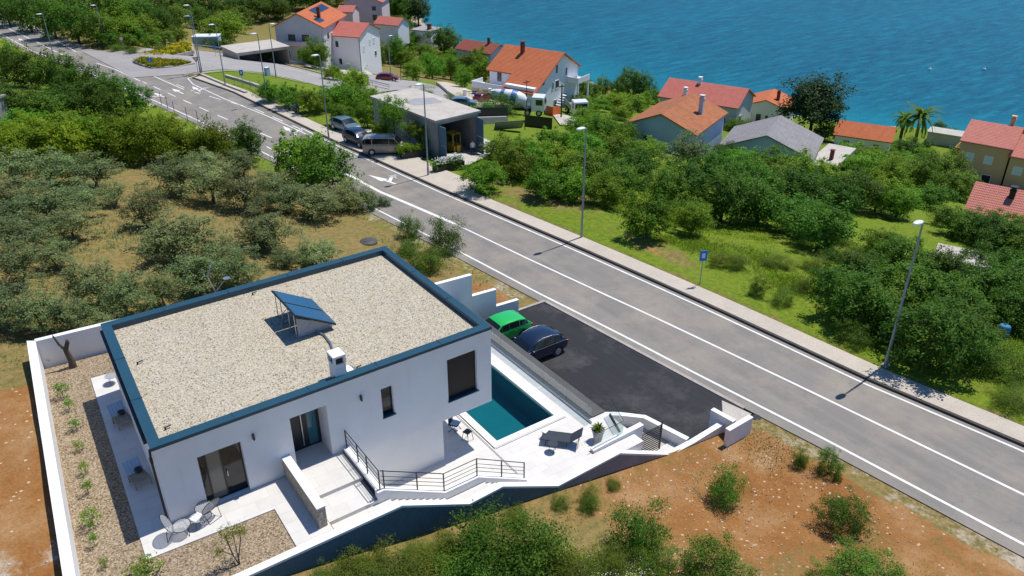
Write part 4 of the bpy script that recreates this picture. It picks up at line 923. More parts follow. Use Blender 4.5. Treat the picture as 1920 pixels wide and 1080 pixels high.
def car(loc, rz, L, Wd, Hh, mat, label, kind='hatch', rails_=False, name='parked_car', cat='car', group=None):
    o = empty(name, loc, rz, label, cat, group); pr = PROF[kind]; nose = L/2; beltf = {'suv':.64,'hatch':.61,'van':.56}[kind]; hw = Wd/2
    S = []
    for x_, zb, zt, wf in pr:
        x = nose-x_*L; w_ = hw*wf; ztop = zt*Hh; belt = min((beltf+.04*x_)*Hh, ztop-.02); gh = ztop > (beltf+.04*x_)*Hh+.08
        wr = w_*(.80 if kind != 'van' else .88) if gh else w_*.93
        S.append([(x,0,zb*Hh),(x,w_*.90,zb*Hh),(x,w_,(zb+.09)*Hh),(x,w_,min(.42*Hh, belt-.02)),(x,w_*.965,belt),(x,wr,ztop-.05 if gh else ztop-.012),(x,wr*.80,ztop-.006),(x,0,ztop+.01)])
    k = MB(); m_ = 8; vs = []
    for s in S: vs += s+[(p[0],-p[1],p[2]) for p in s[::-1]]
    n = 16; fs = [(j*n+i, j*n+(i+1)%n, (j+1)*n+(i+1)%n, (j+1)*n+i) for j in range(len(S)-1) for i in range(n)]
    k.add(vs, fs, True); k.add(vs, [tuple(range(n)), tuple(range((len(S)-1)*n+n-1, (len(S)-1)*n-1, -1))]); bo_ = k.build('body', mat, o)
    bm = bmesh.new(); bm.from_mesh(bo_.data); bmesh.ops.remove_doubles(bm, verts=bm.verts, dist=.002); bmesh.ops.dissolve_degenerate(bm, edges=bm.edges, dist=.001); bmesh.ops.recalc_face_normals(bm, faces=bm.faces); bm.to_mesh(bo_.data); bm.free()
    bo_.data.polygons.foreach_set('use_smooth', [True]*len(bo_.data.polygons)); bo_.data.set_sharp_from_angle(angle=math.radians(38))
    def lp(a, c, t_): return tuple(a[i]+(c[i]-a[i])*t_ for i in range(3))
    roof_i = [i for i in range(len(pr)) if S[i][5][2]-S[i][4][2] > .14]
    f0, r0 = roof_i[0], roof_i[-1]
    # windscreen and rear window
    for nm, a, c in (('windscreen', S[f0-1], S[f0]), ('rear_window', S[min(r0+1,len(S)-1)], S[r0])):
        k = MB(); sgn = 1 if nm == 'windscreen' else -1
        for s in (1,-1):
            q = []
            for t_ in (.06,.90):
                e, c6, c7 = lp(a[5],c[5],t_), lp(a[6],c[6],t_), lp(a[7],c[7],t_)
                q.append([(e[0]+sgn*.012, s*e[1]*.97, e[2]+.012), (c6[0]+sgn*.012, s*c6[1], c6[2]+.014), (c7[0]+sgn*.012, 0, c7[2]+.014)])
            k.quad(q[0][0],q[0][1],q[1][1],q[1][0]); k.quad(q[0][1],q[0][2],q[1][2],q[1][1])
        k.build(nm, glass_m, o)
    for s in (1,-1):
        k = MB(); idx_ = [f0-1]+roof_i+[min(r0+1,len(S)-1)]
        lo = []; hi = []
        for n_, i in enumerate(idx_):
            a, c = S[i][4], S[i][5]; t0, t1 = (.10,.90)
            lo.append(lp(a,c,t0)); hi.append(lp(a,c,t1))
        lo[0] = lp(lo[0],lo[1],.35); hi[0] = lp(lo[0], hi[1], .02); lo[-1] = lp(lo[-1],lo[-2],.55); hi[-1] = lp(hi[-1],hi[-2],.75)
        for i in range(len(lo)-1):
            A_, B2, C2, D2 = [(p[0], s*(p[1]+.010), p[2]+.004) for p in (lo[i], lo[i+1], hi[i+1], hi[i])]
            g0, g1 = (.0, .94) if i < len(lo)-2 else (0,1)
            k.quad(A_, lp(A_,B2,g1), lp(D2,C2,g1), D2)
        k.build('side_window', glass_m, o)
    wr_ = .335 if kind != 'hatch' else .31
    for wx in (nose-L*.195, nose-L*.80):
        for s in (1,-1):
            k = MB(); y = s*(hw-.10); k.tube((wx,y-s*.11,wr_),(wx,s*(hw+.012),wr_),wr_,wr_,20); wo = k.build('wheel', rubber, o)
            k = MB(); k.tube((wx,s*(hw+.0),wr_),(wx,s*(hw+.02),wr_),wr_*.66,wr_*.62,16); rim = k.build('rim', alu, wo)
            k = MB(); k.tube((wx,s*(hw-.02),wr_),(wx,s*(hw+.004),wr_),wr_+.07,wr_+.07,20); k.build('wheel_arch', black_m, o)
    for s in (1,-1):
        k = MB(); a = S[1]; k.box(nose-L*.075, s*hw*.60, .40*Hh, nose-L*.01, s*hw*.90, .49*Hh); k.build('headlight', lamp_glass, o, .02)
        k = MB(); k.box(-nose+L*.003, s*hw*.62, .47*Hh, -nose+L*.045, s*hw*.93, .58*Hh); k.build('tail_light', tail_red, o, .02)
        k = MB(); xx = S[f0-1][0][0]-.32; k.box(xx-.06, s*(hw-.03), beltf*Hh, xx+.08, s*(hw+.16), beltf*Hh+.13); k.build('mirror', mat, o, .03)
        if rails_: k = MB(); k.path([(S[f0+1][5][0]-.05, s*S[f0+1][5][1]*.95, S[f0+1][5][2]+.02),(S[f0+2][5][0]+.1, s*S[f0+2][5][1]*.96, S[f0+2][5][2]+.07),(S[r0-1][5][0]+.1, s*S[r0-1][5][1]*.96, S[r0-1][5][2]+.07),(S[r0][5][0]+.1, s*S[r0][5][1]*.95, S[r0][5][2]+.03)], .02, 6); k.build('roof_rail', alu, o)
        for sx in ((nose-L*.33, nose-L*.53, nose-L*.70) if kind != 'van' else (nose-L*.26, nose-L*.45)):
            k = MB(); k.box(sx-.009, s*hw*.94, .20*Hh, sx+.009, s*hw*1.004, .44*Hh); k.build('door_seam', black_m, o)
        for sx in (nose-L*.49, nose-L*.67): k = MB(); k.box(sx-.09, s*hw*.975, .50*Hh, sx+.09, s*hw*1.01, .525*Hh); k.build('door_handle', mat, o)
        k = MB(); y = s*(hw*.985); k.box(S[3][0][0], y-.006, beltf*Hh-.005, S[-3][0][0], y+.006, beltf*Hh+.018); k.build('trim', alu if rails_ else black_m, o)
    k = MB(); k.box(-nose-.01, -.26, .36*Hh, -nose+.03, .26, .43*Hh); k.box(nose-.03, -.26, .22*Hh, nose+.008, .26, .28*Hh); k.build('number_plate', white_paint, o)
    k = MB(); k.box(nose-.06, -hw*.55, .30*Hh, nose+.005, hw*.55, .38*Hh); k.build('grille', black_m, o)
    return o
blue_black = paint('dark_blue_car_paint', (.006,.014,.040)); green_p = paint('bright_green_car_paint', (.020,.43,.085), .28, .05)
beige_p = paint('champagne_car_paint', (.40,.335,.27)); grey_p = paint('grey_blue_car_paint', (.10,.17,.22)); red_p = paint('dark_red_car_paint', (.22,.015,.02)); white_p = paint('white_car_paint', (.72,.72,.73), .3, 0)
PZ = -4.98
pr_ = Zp(1060,660,PZ); car((pr_[0]+.22-4.3/2, pr_[1]+.82, PZ), PI, 4.3, 1.83, 1.53, blue_black, 'dark blue SUV with silver roof rails on the black car park', 'suv', True)
pr_ = Zp(995,630,PZ); car((pr_[0]+.25-4.0/2, pr_[1]+.93, PZ), PI, 4.0, 1.76, 1.46, green_p, 'bright green hatchback parked close to the house wall', 'hatch')
def onlot(u, v): p = onroad(u, v, .13); return p
p = onlot(727,291); car((p[0]+.35,p[1]+.9,p[2]-.0), math.radians(-33), 4.9, 1.92, 1.9, beige_p, 'champagne minivan parked beside the hedge planters, seen from its side', 'van', name='parked_van', cat='van')
p = onlot(668,273); car((p[0]+.6,p[1]+.5,p[2]), math.radians(-82), 4.5, 1.84, 1.62, blue_black, 'dark blue car parked right behind the champagne minivan', 'suv')
p = onlot(645,247); car((p[0]+.5,p[1]+.6,p[2]), math.radians(-80), 4.3, 1.8, 1.5, grey_p, 'grey-blue car parked last in the row near the street lamp', 'hatch')
p = G(727,152); car((p[0],p[1],p[2]+.15), math.radians(-35), 4.2, 1.75, 1.4, red_p, 'dark red car driving on the lane behind the trees', 'hatch')
p = G(908,191); car((p[0],p[1],p[2]+.15), math.radians(20), 4.4, 1.8, 1.6, red_p, 'dark red car by the gate of the large white house', 'suv')
p = G(868,201); car((p[0],p[1],p[2]+.15), math.radians(-35), 4.3, 1.78, 1.45, grey_p, 'grey-blue car half hidden behind the garage roof', 'hatch')
p = G(541,107); car((p[0],p[1],p[2]+.12), math.radians(50), 4.3, 1.8, 1.5, white_p, 'white car parked below the house with roof solar panels', 'suv')
# concrete mixer and lorry
mx_w = paint('lorry_white_paint', (.75,.76,.78), .35, 0); drum_b = plain('drum_blue_stripe', (.05,.14,.32), .4)
def cab(k_o, x0, mat):
    k = MB(); k.profx([(x0,.75),(x0+2.0,.75),(x0+2.1,1.7),(x0+1.9,2.95),(x0+.1,3.0),(x0,2.9)], -1.2, 1.2); c = k.build('cab', mat, k_o, .06)
    k = MB(); k.quad((x0+2.105,-1.08,1.78),(x0+2.105,1.08,1.78),(x0+1.93,1.02,2.75),(x0+1.93,-1.02,2.75)); k.build('windscreen', glass_m, k_o)
    for s in (1,-1): k = MB(); k.box(x0+.7,s*1.19,1.75,x0+1.75,s*1.212,2.6); k.build('side_window', glass_m, k_o)
    k = MB(); k.box(x0+2.0,-1.2,.45,x0+2.2,1.2,.95); k.build('bumper', black_m, k_o)
def lorry_wheels(o, xs):
    for x in xs:
        for s in (1,-1):
            k = MB(); k.tube((x,s*.85,.5),(x,s*1.2,.5),.5,.5,16); wo = k.build('wheel', rubber, o); k = MB(); k.tube((x,s*1.19,.5),(x,s*1.22,.5),.3,.28,12); k.build('rim', alu, wo)
p = G(972,214); mt = empty('mixer_truck', (p[0],p[1],p[2]+.1), math.radians(-45), 'white concrete mixer truck with blue striped drum', 'truck')
k = MB(); k.box(-4.2,-.5,.6,3.2,.5,1.0); k.build('chassis', black_m, mt); cab(mt, 2.2, mx_w); lorry_wheels(mt, (3.4,1.6,-1.6,-3.0))
def drum(prof, name, m, par):
    k = MB(); k.lathe(prof, n=18); q = Matrix.Translation((1.2,0,2.0)) @ Matrix.Rotation(math.radians(-76), 4, 'Y'); k.v = [tuple(q @ Vector(v)) for v in k.v]; return k.build(name, m, par)
dr = drum([(.55,0),(1.0,.5),(1.18,1.5),(1.18,2.4),(.75,4.2),(.52,4.9)], 'drum', mx_w, mt); drum([(1.195,1.55),(1.2,1.7),(1.2,2.3),(1.185,2.45)], 'stripe', drum_b, dr); drum([(.90,3.6),(.76,4.17),(.765,4.2)], 'stripe', drum_b, dr)
k = MB(); k.profx([(-3.9,1.9),(-3.4,2.2),(-3.5,3.6),(-4.3,3.5)], -.5, .5); k.build('hopper', mx_w, mt)
p = G(1080,216); l2 = empty('lorry', (p[0],p[1],p[2]+.1), math.radians(-115), 'white lorry with dark windscreen parked behind the utility pole', 'truck')
k = MB(); k.box(-3.5,-.5,.6,2.5,.5,1.0); k.build('chassis', black_m, l2); cab(l2, 1.2, mx_w); lorry_wheels(l2, (2.3,-1.5,-2.8))
k = MB(); k.box(-3.6,-1.2,1.05,1.0,1.2,1.15); k.box(-3.6,-1.2,1.15,1.0,-1.14,2.0); k.box(-3.6,1.14,1.15,1.0,1.2,2.0); k.box(.94,-1.14,1.15,1.0,1.14,2.2); k.build('tipper_body', steel_m, l2)

# ------------------------------------------------------------------ neighbouring buildings
def rooftile(name, c1, c2, row=.35):
    m, t, b = base(name, c1, .85, 0, .2); p = pos(t, obj=True)
    f = noise(t, p, .9, 6, .7); col = ramp(t, f, [(.3,c1),(.7,c2)])
    wv = NN(t,'ShaderNodeTexWave'); wv.inputs['Scale'].default_value = 1.0/row*.5; wv.inputs['Distortion'].default_value = .4; wv.bands_direction = 'X'; t.links.new(p, wv.inputs['Vector'])
    w2 = NN(t,'ShaderNodeTexWave'); w2.inputs['Scale'].default_value = 1.0/row*.42; w2.bands_direction = 'Y'; w2.inputs['Distortion'].default_value = .5; t.links.new(p, w2.inputs['Vector'])
    mm = NN(t,'ShaderNodeMath'); mm.operation = 'MULTIPLY'; t.links.new(wv.outputs['Fac'], mm.inputs[0]); t.links.new(w2.outputs['Fac'], mm.inputs[1])
    g = noise(t, p, 6, 3); col = mixc(t, .6, col, ramp(t, g, [(.3,(.36,.36,.36)),(.7,(.64,.64,.64))]), 'OVERLAY')
    t.links.new(col, b.inputs['Base Color']); bump(t, b, mm.outputs[0], .8, .08); return m
roof_orange = rooftile('orange_roof_tiles', (.54,.165,.065), (.44,.125,.058)); roof_pink = rooftile('pink_red_roof_tiles', (.52,.165,.125), (.45,.135,.105)); roof_old = rooftile('old_orange_roof_tiles', (.46,.165,.070), (.27,.115,.06)); roof_brown = rooftile('red_brown_roof_tiles', (.30,.085,.055), (.24,.07,.05)); roof_grey = rooftile('grey_sheet_roof', (.20,.19,.195), (.27,.26,.26), .8); roof_salmon = rooftile('salmon_roof_tiles', (.54,.205,.155), (.47,.17,.13), .42)
w_white = mottled('house_white', (.82,.82,.82), (.74,.74,.75), .5, .9); w_blue = mottled('house_pale_blue', (.42,.55,.64), (.34,.45,.54), .4, .9); w_peach = mottled('house_peach', (.68,.41,.23), (.60,.36,.20), .4, .9); w_grey = mottled('house_grey', (.60,.59,.60), (.50,.49,.50), .4, .9); w_pink = mottled('house_pink', (.68,.54,.53), (.60,.47,.47), .4, .9); w_yellow = plain('house_yellow', (.50,.30,.06), .8)
shut_m = plain('white_shutter', (.62,.68,.74), .6); win_dark = glass_dark('dark_window', (.03,.03,.035), .2); roof_pv = plain('photovoltaic', (.02,.05,.09), .15)
def fwin(par, face, w, d, u, z, ww, hh, m=None, frame_m=None):
    """a window standing 5 cm proud of a wall: face F (y=0), B (y=d), L (x=0), R (x=w)"""
    m = m or win_dark; fr = MB(); pn = MB()
    def bx(b, a0, a1, z0, z1, t0, t1):
        if face == 'F': b.box(a0,-t1,z0,a1,-t0,z1)
        elif face == 'B': b.box(a0,d+t0,z0,a1,d+t1,z1)
        elif face == 'L': b.box(-t1,a0,z0,-t0,a1,z1)
        else: b.box(w+t0,a0,z0,w+t1,a1,z1)
    f = .07
    bx(fr,u,u+f,z,z+hh,-.02,.06); bx(fr,u+ww-f,u+ww,z,z+hh,-.02,.06); bx(fr,u+f,u+ww-f,z,z+f,-.02,.06); bx(fr,u+f,u+ww-f,z+hh-f,z+hh,-.02,.06)
    bx(pn,u+f,u+ww-f,z+f,z+hh-f,-.02,.03)
    o = fr.build('window', frame_m or w_white, par); pn.build('pane', m, o); return o
def gable(O, z, rz, w, d, eave, ridge, wall_m, roof_m, label, axis_='x', over=.45, wins=(), chim=(), name='house', group=None, sink=3.0, cat='house', off=.5):
    o = empty(name, (O[0],O[1],z), math.radians(rz), label, cat, group)
    b = MB(); e = eave; r = ridge
    if axis_ == 'x':
        prof = [(0,-sink),(d,-sink),(d,e),(d*off,r),(0,e)]; n = 5
        b.add([(0,p[0],p[1]) for p in prof]+[(w,p[0],p[1]) for p in prof], [tuple(range(n))[::-1], tuple(range(n,2*n))]+[(i,(i+1)%n,n+(i+1)%n,n+i) for i in range(n)])
    else:
        prof = [(0,-sink),(w,-sink),(w,e),(w*off,r),(0,e)]; n = 5
        b.add([(p[0],0,p[1]) for p in prof]+[(p[0],d,p[1]) for p in prof], [tuple(range(n)), tuple(range(n,2*n))[::-1]]+[((i+1)%n,i,n+i,n+(i+1)%n) for i in range(n)])
    b.build('wall', wall_m, o)
    k = MB(); th = .18; ov = over
    D = d if axis_ == 'x' else w; Lw = w if axis_ == 'x' else d
    s1 = (r-e)/(D*off); s2 = (r-e)/(D*(1-off))
    P = [(-ov, e-s1*ov), (D*off, r), (D+ov, e-s2*ov)]; bot = [(p[0], p[1]+.02) for p in P]; topp = [(p[0], p[1]+.02+th) for p in P]; pf = bot+topp[::-1]; n = 6
    if axis_ == 'x': vs = [(-ov,p[0],p[1]) for p in pf]+[(Lw+ov,p[0],p[1]) for p in pf]
    else: vs = [(p[0],-ov,p[1]) for p in pf]+[(p[0],Lw+ov,p[1]) for p in pf]
    k.add(vs, [(0,1,4,5),(1,2,3,4),(6,11,10,7),(7,10,9,8)]+[(i,n+i,n+(i+1)%n,(i+1)%n) for i in range(n)])
    ro = k.build('roof', roof_m, o)
    for cx, cy_, ch_, cm in chim:
        k = MB(); k.box(cx-.3,cy_-.3,e,cx+.3,cy_+.3,ch_); k.box(cx-.36,cy_-.36,ch_,cx+.36,cy_+.36,ch_+.12); k.box(cx-.25,cy_-.25,ch_+.12,cx+.25,cy_+.25,ch_+.45); k.box(cx-.36,cy_-.36,ch_+.45,cx+.36,cy_+.36,ch_+.53); k.build('chimney', cm, ro)
    for wn_ in wins: fwin(o, wn_[0], w, d, *wn_[1:6], *(wn_[6:] or ()))
    return o
brick_m = mottled('brick_chimney', (.22,.05,.03), (.16,.04,.03), 3, .9)
def flat(O, z, rz, w, d, h, wall_m, roof_m, label, wins=(), over=.25, name='outbuilding', cat='building', sink=2.5, open_front=False):
    o = empty(name, (O[0],O[1],z), math.radians(rz), label, cat); b = MB()
    if open_front: b.box(0,0,-sink,.25,d,h); b.box(w-.25,0,-sink,w,d,h); b.box(.25,d-.25,-sink,w-.25,d,h); b.box(.25,0,h-.35,w-.25,.3,h)
    else: b.box(0,0,-sink,w,d,h)
    b.build('wall', wall_m, o); k = MB(); k.box(-over,-over,h+.003,w+over,d+over,h+.25); ro = k.build('roof', roof_m, o)
    for wn_ in wins: fwin(o, wn_[0], w, d, *wn_[1:6], *(wn_[6:] or ()))
    return o
gable((74.0,54.5), -14.5, -67, 9.9, 12.2, 3.9, 5.9, w_blue, roof_old, 'low pale blue house with patchy old orange roof, gable towards the camera', 'y', .4, [('F',2.4,1.2,.8,1.5),('R',1.5,.8,1.0,1.8)], [(8.0,7.0,6.9,w_grey)])
gable((108.0,81.8), -23.7, -68, 15.0, 9.5, 5.9, 8.2, w_grey, roof_pink, 'long pink-roofed house by the sea behind the patchy orange roof', 'x', .4, [('R',2,2.5,1.2,1.4),('F',12,2.5,1.2,1.3)], [(6.0,4.4,8.9,w_white),(4.6,.9,7.5,w_white)])
gable((127.8,78.2), -25.4, -61, 9.2, 9, 3.4, 5.0, w_white, roof_orange, 'small white bungalow with orange roof beside the big dark pine', 'y', .35, [('F',1.0,1.2,1.2,1.2),('F',3.0,.1,1.1,2.1),('F',4.8,1.3,.7,.8),('F',6.3,.1,1.1,2.1)], [(6.4,3.2,6.0,brick_m)])
gable((84.3,46.2), -16.9, -61.5, 12.2, 10.0, 3.2, 5.6, w_blue, roof_grey, 'low house with grey sheet roof between the two groves', 'y', .4, [('F',5.2,.9,1.0,1.3)], [], name='house')
bb = flat((95.4,35.0), -19.0, 19, 10.4, 3.8, 2.9, w_grey, concrete_pale, 'flat-roofed grey annex with small brick chimney beside the grey sheet roof', [('F',6,1,1.2,1.2)], .1)
k = MB(); k.box(3.0,1.2,3.1,3.5,1.7,4.5); k.box(2.95,1.15,4.5,3.55,1.75,4.62); k.build('chimney', brick_m, bb)
gable((126.9,55.7), -24.9, -64, 9.2, 6.5, 2.9, 4.5, w_white, roof_orange, 'small orange-roofed house by the sea between pine and palm', 'x', .4, [('F',1.5,.8,1.1,1.3),('F',6.5,.8,1.1,1.3),('R',2,.8,1.1,1.3)], [])
ph = gable((122.4,31.4), -23.2, -74, 6.6, 9.5, 7.2, 9.2, w_peach, roof_salmon, 'tall peach house with white shutters by the sea', 'x', .35, [('F',.9,4.3,1.2,1.3,shut_m),('F',3.5,4.3,1.2,1.3,shut_m),('F',.6,1.4,1.2,1.3,shut_m),('F',2.3,1.4,1.0,1.3,win_dark),('F',3.8,.3,1.3,2.4,win_dark),('L',2,4.3,1.1,1.3,shut_m)], [(5.2,5.6,10.2,w_peach)])
k = MB(); k.box(-1.6,5.2,3.2,0,8.6,3.4); k.box(-1.6,5.2,3.4,-1.5,8.6,4.5); k.box(-1.5,5.2,3.4,-.01,5.3,4.5); k.build('balcony', w_yellow, ph)
gable((124.0,24.7), -23.2, -74, 7.5, 9.5, 6.3, 8.3, w_peach, roof_salmon, 'peach house half with lower salmon roof at the frame edge', 'x', .35, [('F',.7,3.6,1.3,1.3,shut_m),('F',4,3.6,1.3,1.3,shut_m)], [], sink=3)
gable((88.6,13.3), -16.0, -72, 9.0, 7.5, 2.8, 4.9, w_white, roof_salmon, 'small house with salmon tile roof in front of the peach house', 'x', .4, [('F',1.5,.8,1,1.2)], [(3.6,2.6,5.2,black_m)])
# large white house
wh = gable((76.8,93.4), -17.9, -70, 11.6, 11.0, 7.2, 10.3, w_white, roof_orange, 'large white three-storey house with orange roof and arched balcony', 'x', .5, [('F',1.6,5.2,1.1,2.1),('R',3.4,7.2,.7,1.5),('R',2.3,4.6,.6,1.3),('R',3.4,4.6,1.2,1.4),('R',6.6,6.2,.7,1.4),('R',6.5,2.0,.9,1.1),('R',3.0,1.4,1,1.3)], [(4.2,4.2,11.2,brick_m)])
k = MB(); k.box(5.6,-3.4,-3,11.6,-.01,6.0); wing = k.build('wing', w_white, wh)
k = MB(); s1 = (10.3-7.2)/5.5
k.profx([(0,0)],0,0) if False else None
P = [(-3.9,7.2-s1*3.9),(-.46,7.2-s1*.46)]; vs = [(x,y,z+dz_) for x in (5.1,12.1) for y,z in P for dz_ in (.025,.20)]
k.add(vs, [(0,1,5,4),(2,6,7,3),(1,3,7,5),(0,4,6,2),(0,2,3,1),(4,5,7,6)]); k.build('roof', roof_orange, wing)
k = MB(); k.box(6.9,-3.46,3.2,8.9,-3.40,5.4); k.build('window', win_dark, wing); k = MB(); k.box(6.2,-3.46,.0,11.0,-3.40,2.0); k.build('garage_door', plain('brown_door', (.06,.035,.03), .6), wing)
k = MB(); k.box(6.0,-4.3,2.9,11.4,-3.41,3.05); k.box(6.0,-4.3,3.05,11.4,-4.2,3.9); k.build('balcony', w_white, wing)
bal = MB(); bal.box(-1.6,-3.2,4.4,5.4,-.02,4.65); bal.box(-1.6,-3.2,4.65,5.4,-3.08,5.5); bal.box(-1.6,-3.08,4.65,-1.48,-.02,5.5); bo = bal.build('balcony', w_white, wh)
for x in (-1.35,1.6,4.6):
    k = MB(); k.box(x-.28,-3.15,-3,x+.28,-2.6,3.4); k.profx([(x-.28,3.4),(x+.28,3.4),(x+1.3,4.39),(x-1.3,4.39)] if -1 < x < 4 else ([(x-.28,3.4),(x+.28,3.4),(x+1.3,4.39),(x-.28,4.39)] if x < 0 else [(x-.28,3.4),(x+.28,3.4),(x+.28,4.39),(x-1.3,4.39)]), -3.1, -2.7); k.build('column', w_pink, bo)
k = MB(); k.box(11.63,7.2,5.0,14.0,11.2,5.2); k.box(13.9,7.2,5.2,14.0,11.2,6.0); k.box(11.63,7.2,5.2,13.9,7.3,6.0); k.box(13.7,7.3,-2,13.95,7.6,5.0); k.box(13.7,10.8,-2,13.95,11.1,5.0); k.build('balcony', w_white, wh)
k = MB()
for i in range(9): k.box(11.63,4.6+i*.0,0,11.63,4.6,0) if False else k.box(11.63,2.0+i*.42,.3+i*.34,12.6,2.0+i*.42+.42,.42+i*.34)
k.build('outside_stairs', w_white, wh)
gable((119.4,174.5), -29.6, -72, 12.5, 8, 3.8, 5.6, w_blue, roof_brown, 'low pale blue house with red-brown roof at the shore behind trees', 'x', .4, [], [(9.0,3.6,6.8,brick_m)])
g1 = gable((68.6,143.6), -19.8, -54, 7.0, 9.5, 8.0, 10.0, w_white, roof_pink, 'white gable house with red roof, dark downpipe and big side wall', 'x', .4, [('F',1.1,5.5,.9,1.4),('F',1.6,1.8,.9,1.4),('R',1.5,4.6,.7,1.2,shut_m),('R',4.4,5.5,.7,1.2,shut_m),('R',6.2,5.5,.9,1.2,shut_m),('R',6.6,2.6,.9,1.2)], [])
k = MB(); k.tube((7.06,-.06,-1),(7.06,-.06,7.9),.08,None,6); k.build('downpipe', black_m, g1)
sg = gable((57.6,146.4), -16.6, -42, 10.5, 15.0, 7.4, 10.0, w_grey, roof_orange, 'large grey-pink house with rows of solar panels on its orange roof', 'y', .5, [('F',2.6,4.4,1.8,1.5),('F',5.6,4.4,1.8,1.5),('F',1.8,.9,1.0,1.6),('F',4.2,.9,2.2,1.6),('R',2,4.4,1.5,1.5),('R',4.6,3.6,1.0,1.8),('R',9.5,4.8,1.2,1.4,shut_m)], [(8.4,4.2,10.3,brick_m)])
sl_ = (10.0-7.4)/5.25
for r_ in range(2):
    for i in range(7):
        y = 5.3+i*1.25 if r_ == 0 else 1.2+i*1.0
        if r_ == 1 and i > 2: continue
        x0_, x1_ = (5.9,7.6) if r_ == 0 else (8.2,9.6)
        k = MB(); z0_ = 10.0-sl_*(x0_-5.25)+.28; z1_ = 10.0-sl_*(x1_-5.25)+.28; k.add([(x0_,y,z0_),(x1_,y,z1_),(x1_,y+1.05,z1_),(x0_,y+1.05,z0_),(x0_,y,z0_-.05),(x1_,y,z1_-.05),(x1_,y+1.05,z1_-.05),(x0_,y+1.05,z0_-.05)], [(0,1,2,3),(4,7,6,5),(0,4,5,1),(1,5,6,2),(2,6,7,3),(3,7,4,0)]); k.build('solar_panel', roof_pv, sg)
k = MB(); k.box(2.0,-1.2,3.6,10.4,-.01,3.8); k.box(2.0,-1.2,3.8,10.4,-1.1,4.5); k.build('balcony', w_pink, sg)
p = G(652,62); zz = -27.0
q = Zp(648,40,zz); pk = gable(q[:2], zz, -42, 13, 10, 6.5, 9.0, w_pink, roof_pink, 'pink house with loggias and red roof behind the white gable house', 'y', .5, [('F',9.5,3.6,1.6,1.6),('F',9.5,.5,1.8,2.0),('F',3,3.6,1.1,1.4)], [])
q = Zp(634,42,-24.5); gable(q[:2], -24.5, -42, 5, 7, 3.2, 4.6, w_pink, roof_pink, 'small red lean-to roof left of the pink house', 'x', .3, [], [], name='shed', cat='shed')
q = Zp(704,64,-24); gable(q[:2], -24, -60, 8, 6, 3.0, 4.6, w_white, roof_pink, 'low red roof just behind the white gable house', 'x', .3, [], [], name='shed', cat='shed')
q = Zp(772,74,-28); g2 = flat(q[:2], -28, -60, 7, 7, 2.8, w_white, concrete, 'flat grey-roofed shore house with red chimney among trees', [], .2)
k = MB(); k.box(4.6,2,2.8,5.6,3,4.6); k.box(4.5,1.9,4.6,5.7,3.1,4.75); k.build('chimney', brick_m, g2)
# concrete garage
ga = flat((38.5,46.1), -6.75, 5, 5.6, 12.6, 4.4, concrete, concrete_pale, 'grey concrete garage with open doors and a flat roof', [], .22, 'garage', 'garage', 2.5, True)
k = MB(); k.add([(1.6,6.0,4.664),(4.6,5.2,4.664),(5.0,7.4,4.664),(3.2,8.6,4.664),(1.2,7.9,4.664)], [(0,1,2,3,4)]); k.build('roof_patch', mottled('damp_patch', (.24,.25,.28), (.33,.32,.31), .8, .9), ga)
k = MB(); k.box(.26,.05,-.05,5.34,12.3,.02); k.build('floor', concrete, ga)
door_m = plain('blue_grey_door', (.10,.17,.24), .6)
for x, s, a in ((.3,1,-.25),(5.3,-1,.3)):
    k = MB(); 
    for z0_, z1_, y0_ in ((.05,1.9,0),(1.95,4.0,0)): k.box(x-.04, -1.25, z0_, x+.04, -.02, z1_)
    k.build('door', door_m, ga)
p0 = ga.matrix_basis
def ing(x, y, z=0): 
    a = math.radians(5); return (38.5+x*math.cos(a)-y*math.sin(a), 46.1+x*math.sin(a)+y*math.cos(a), -6.75+z)
fl = empty('forklift', ing(3.1,1.3,.03), math.radians(-85), 'yellow forklift standing inside the open garage', 'forklift'); yel = plain('yellow_machine_paint', (.62,.36,.02), .4)
k = MB(); k.box(-.9,-.55,.3,.9,.55,1.1); k.box(-1.1,-.5,.35,-.9,.5,1.0); k.build('body', yel, fl, .05); k = MB()
for x, y in ((-.7,-.5),(-.7,.5),(.6,-.5),(.6,.5)): k.box(x-.04,y-.04,1.1,x+.04,y+.04,2.3)
k.box(-.75,-.55,2.3,.65,.55,2.36); k.build('cage', yel, fl); k = MB(); k.box(.92,-.4,.1,1.02,-.3,2.6); k.box(.92,.3,.1,1.02,.4,2.6); k.build('mast', black_m, fl)
for x in (-.6,.6):
    for s in (-1,1): k = MB(); k.tube((x,s*.4,.28),(x,s*.62,.28),.28,None,12); k.build('wheel', rubber, fl)
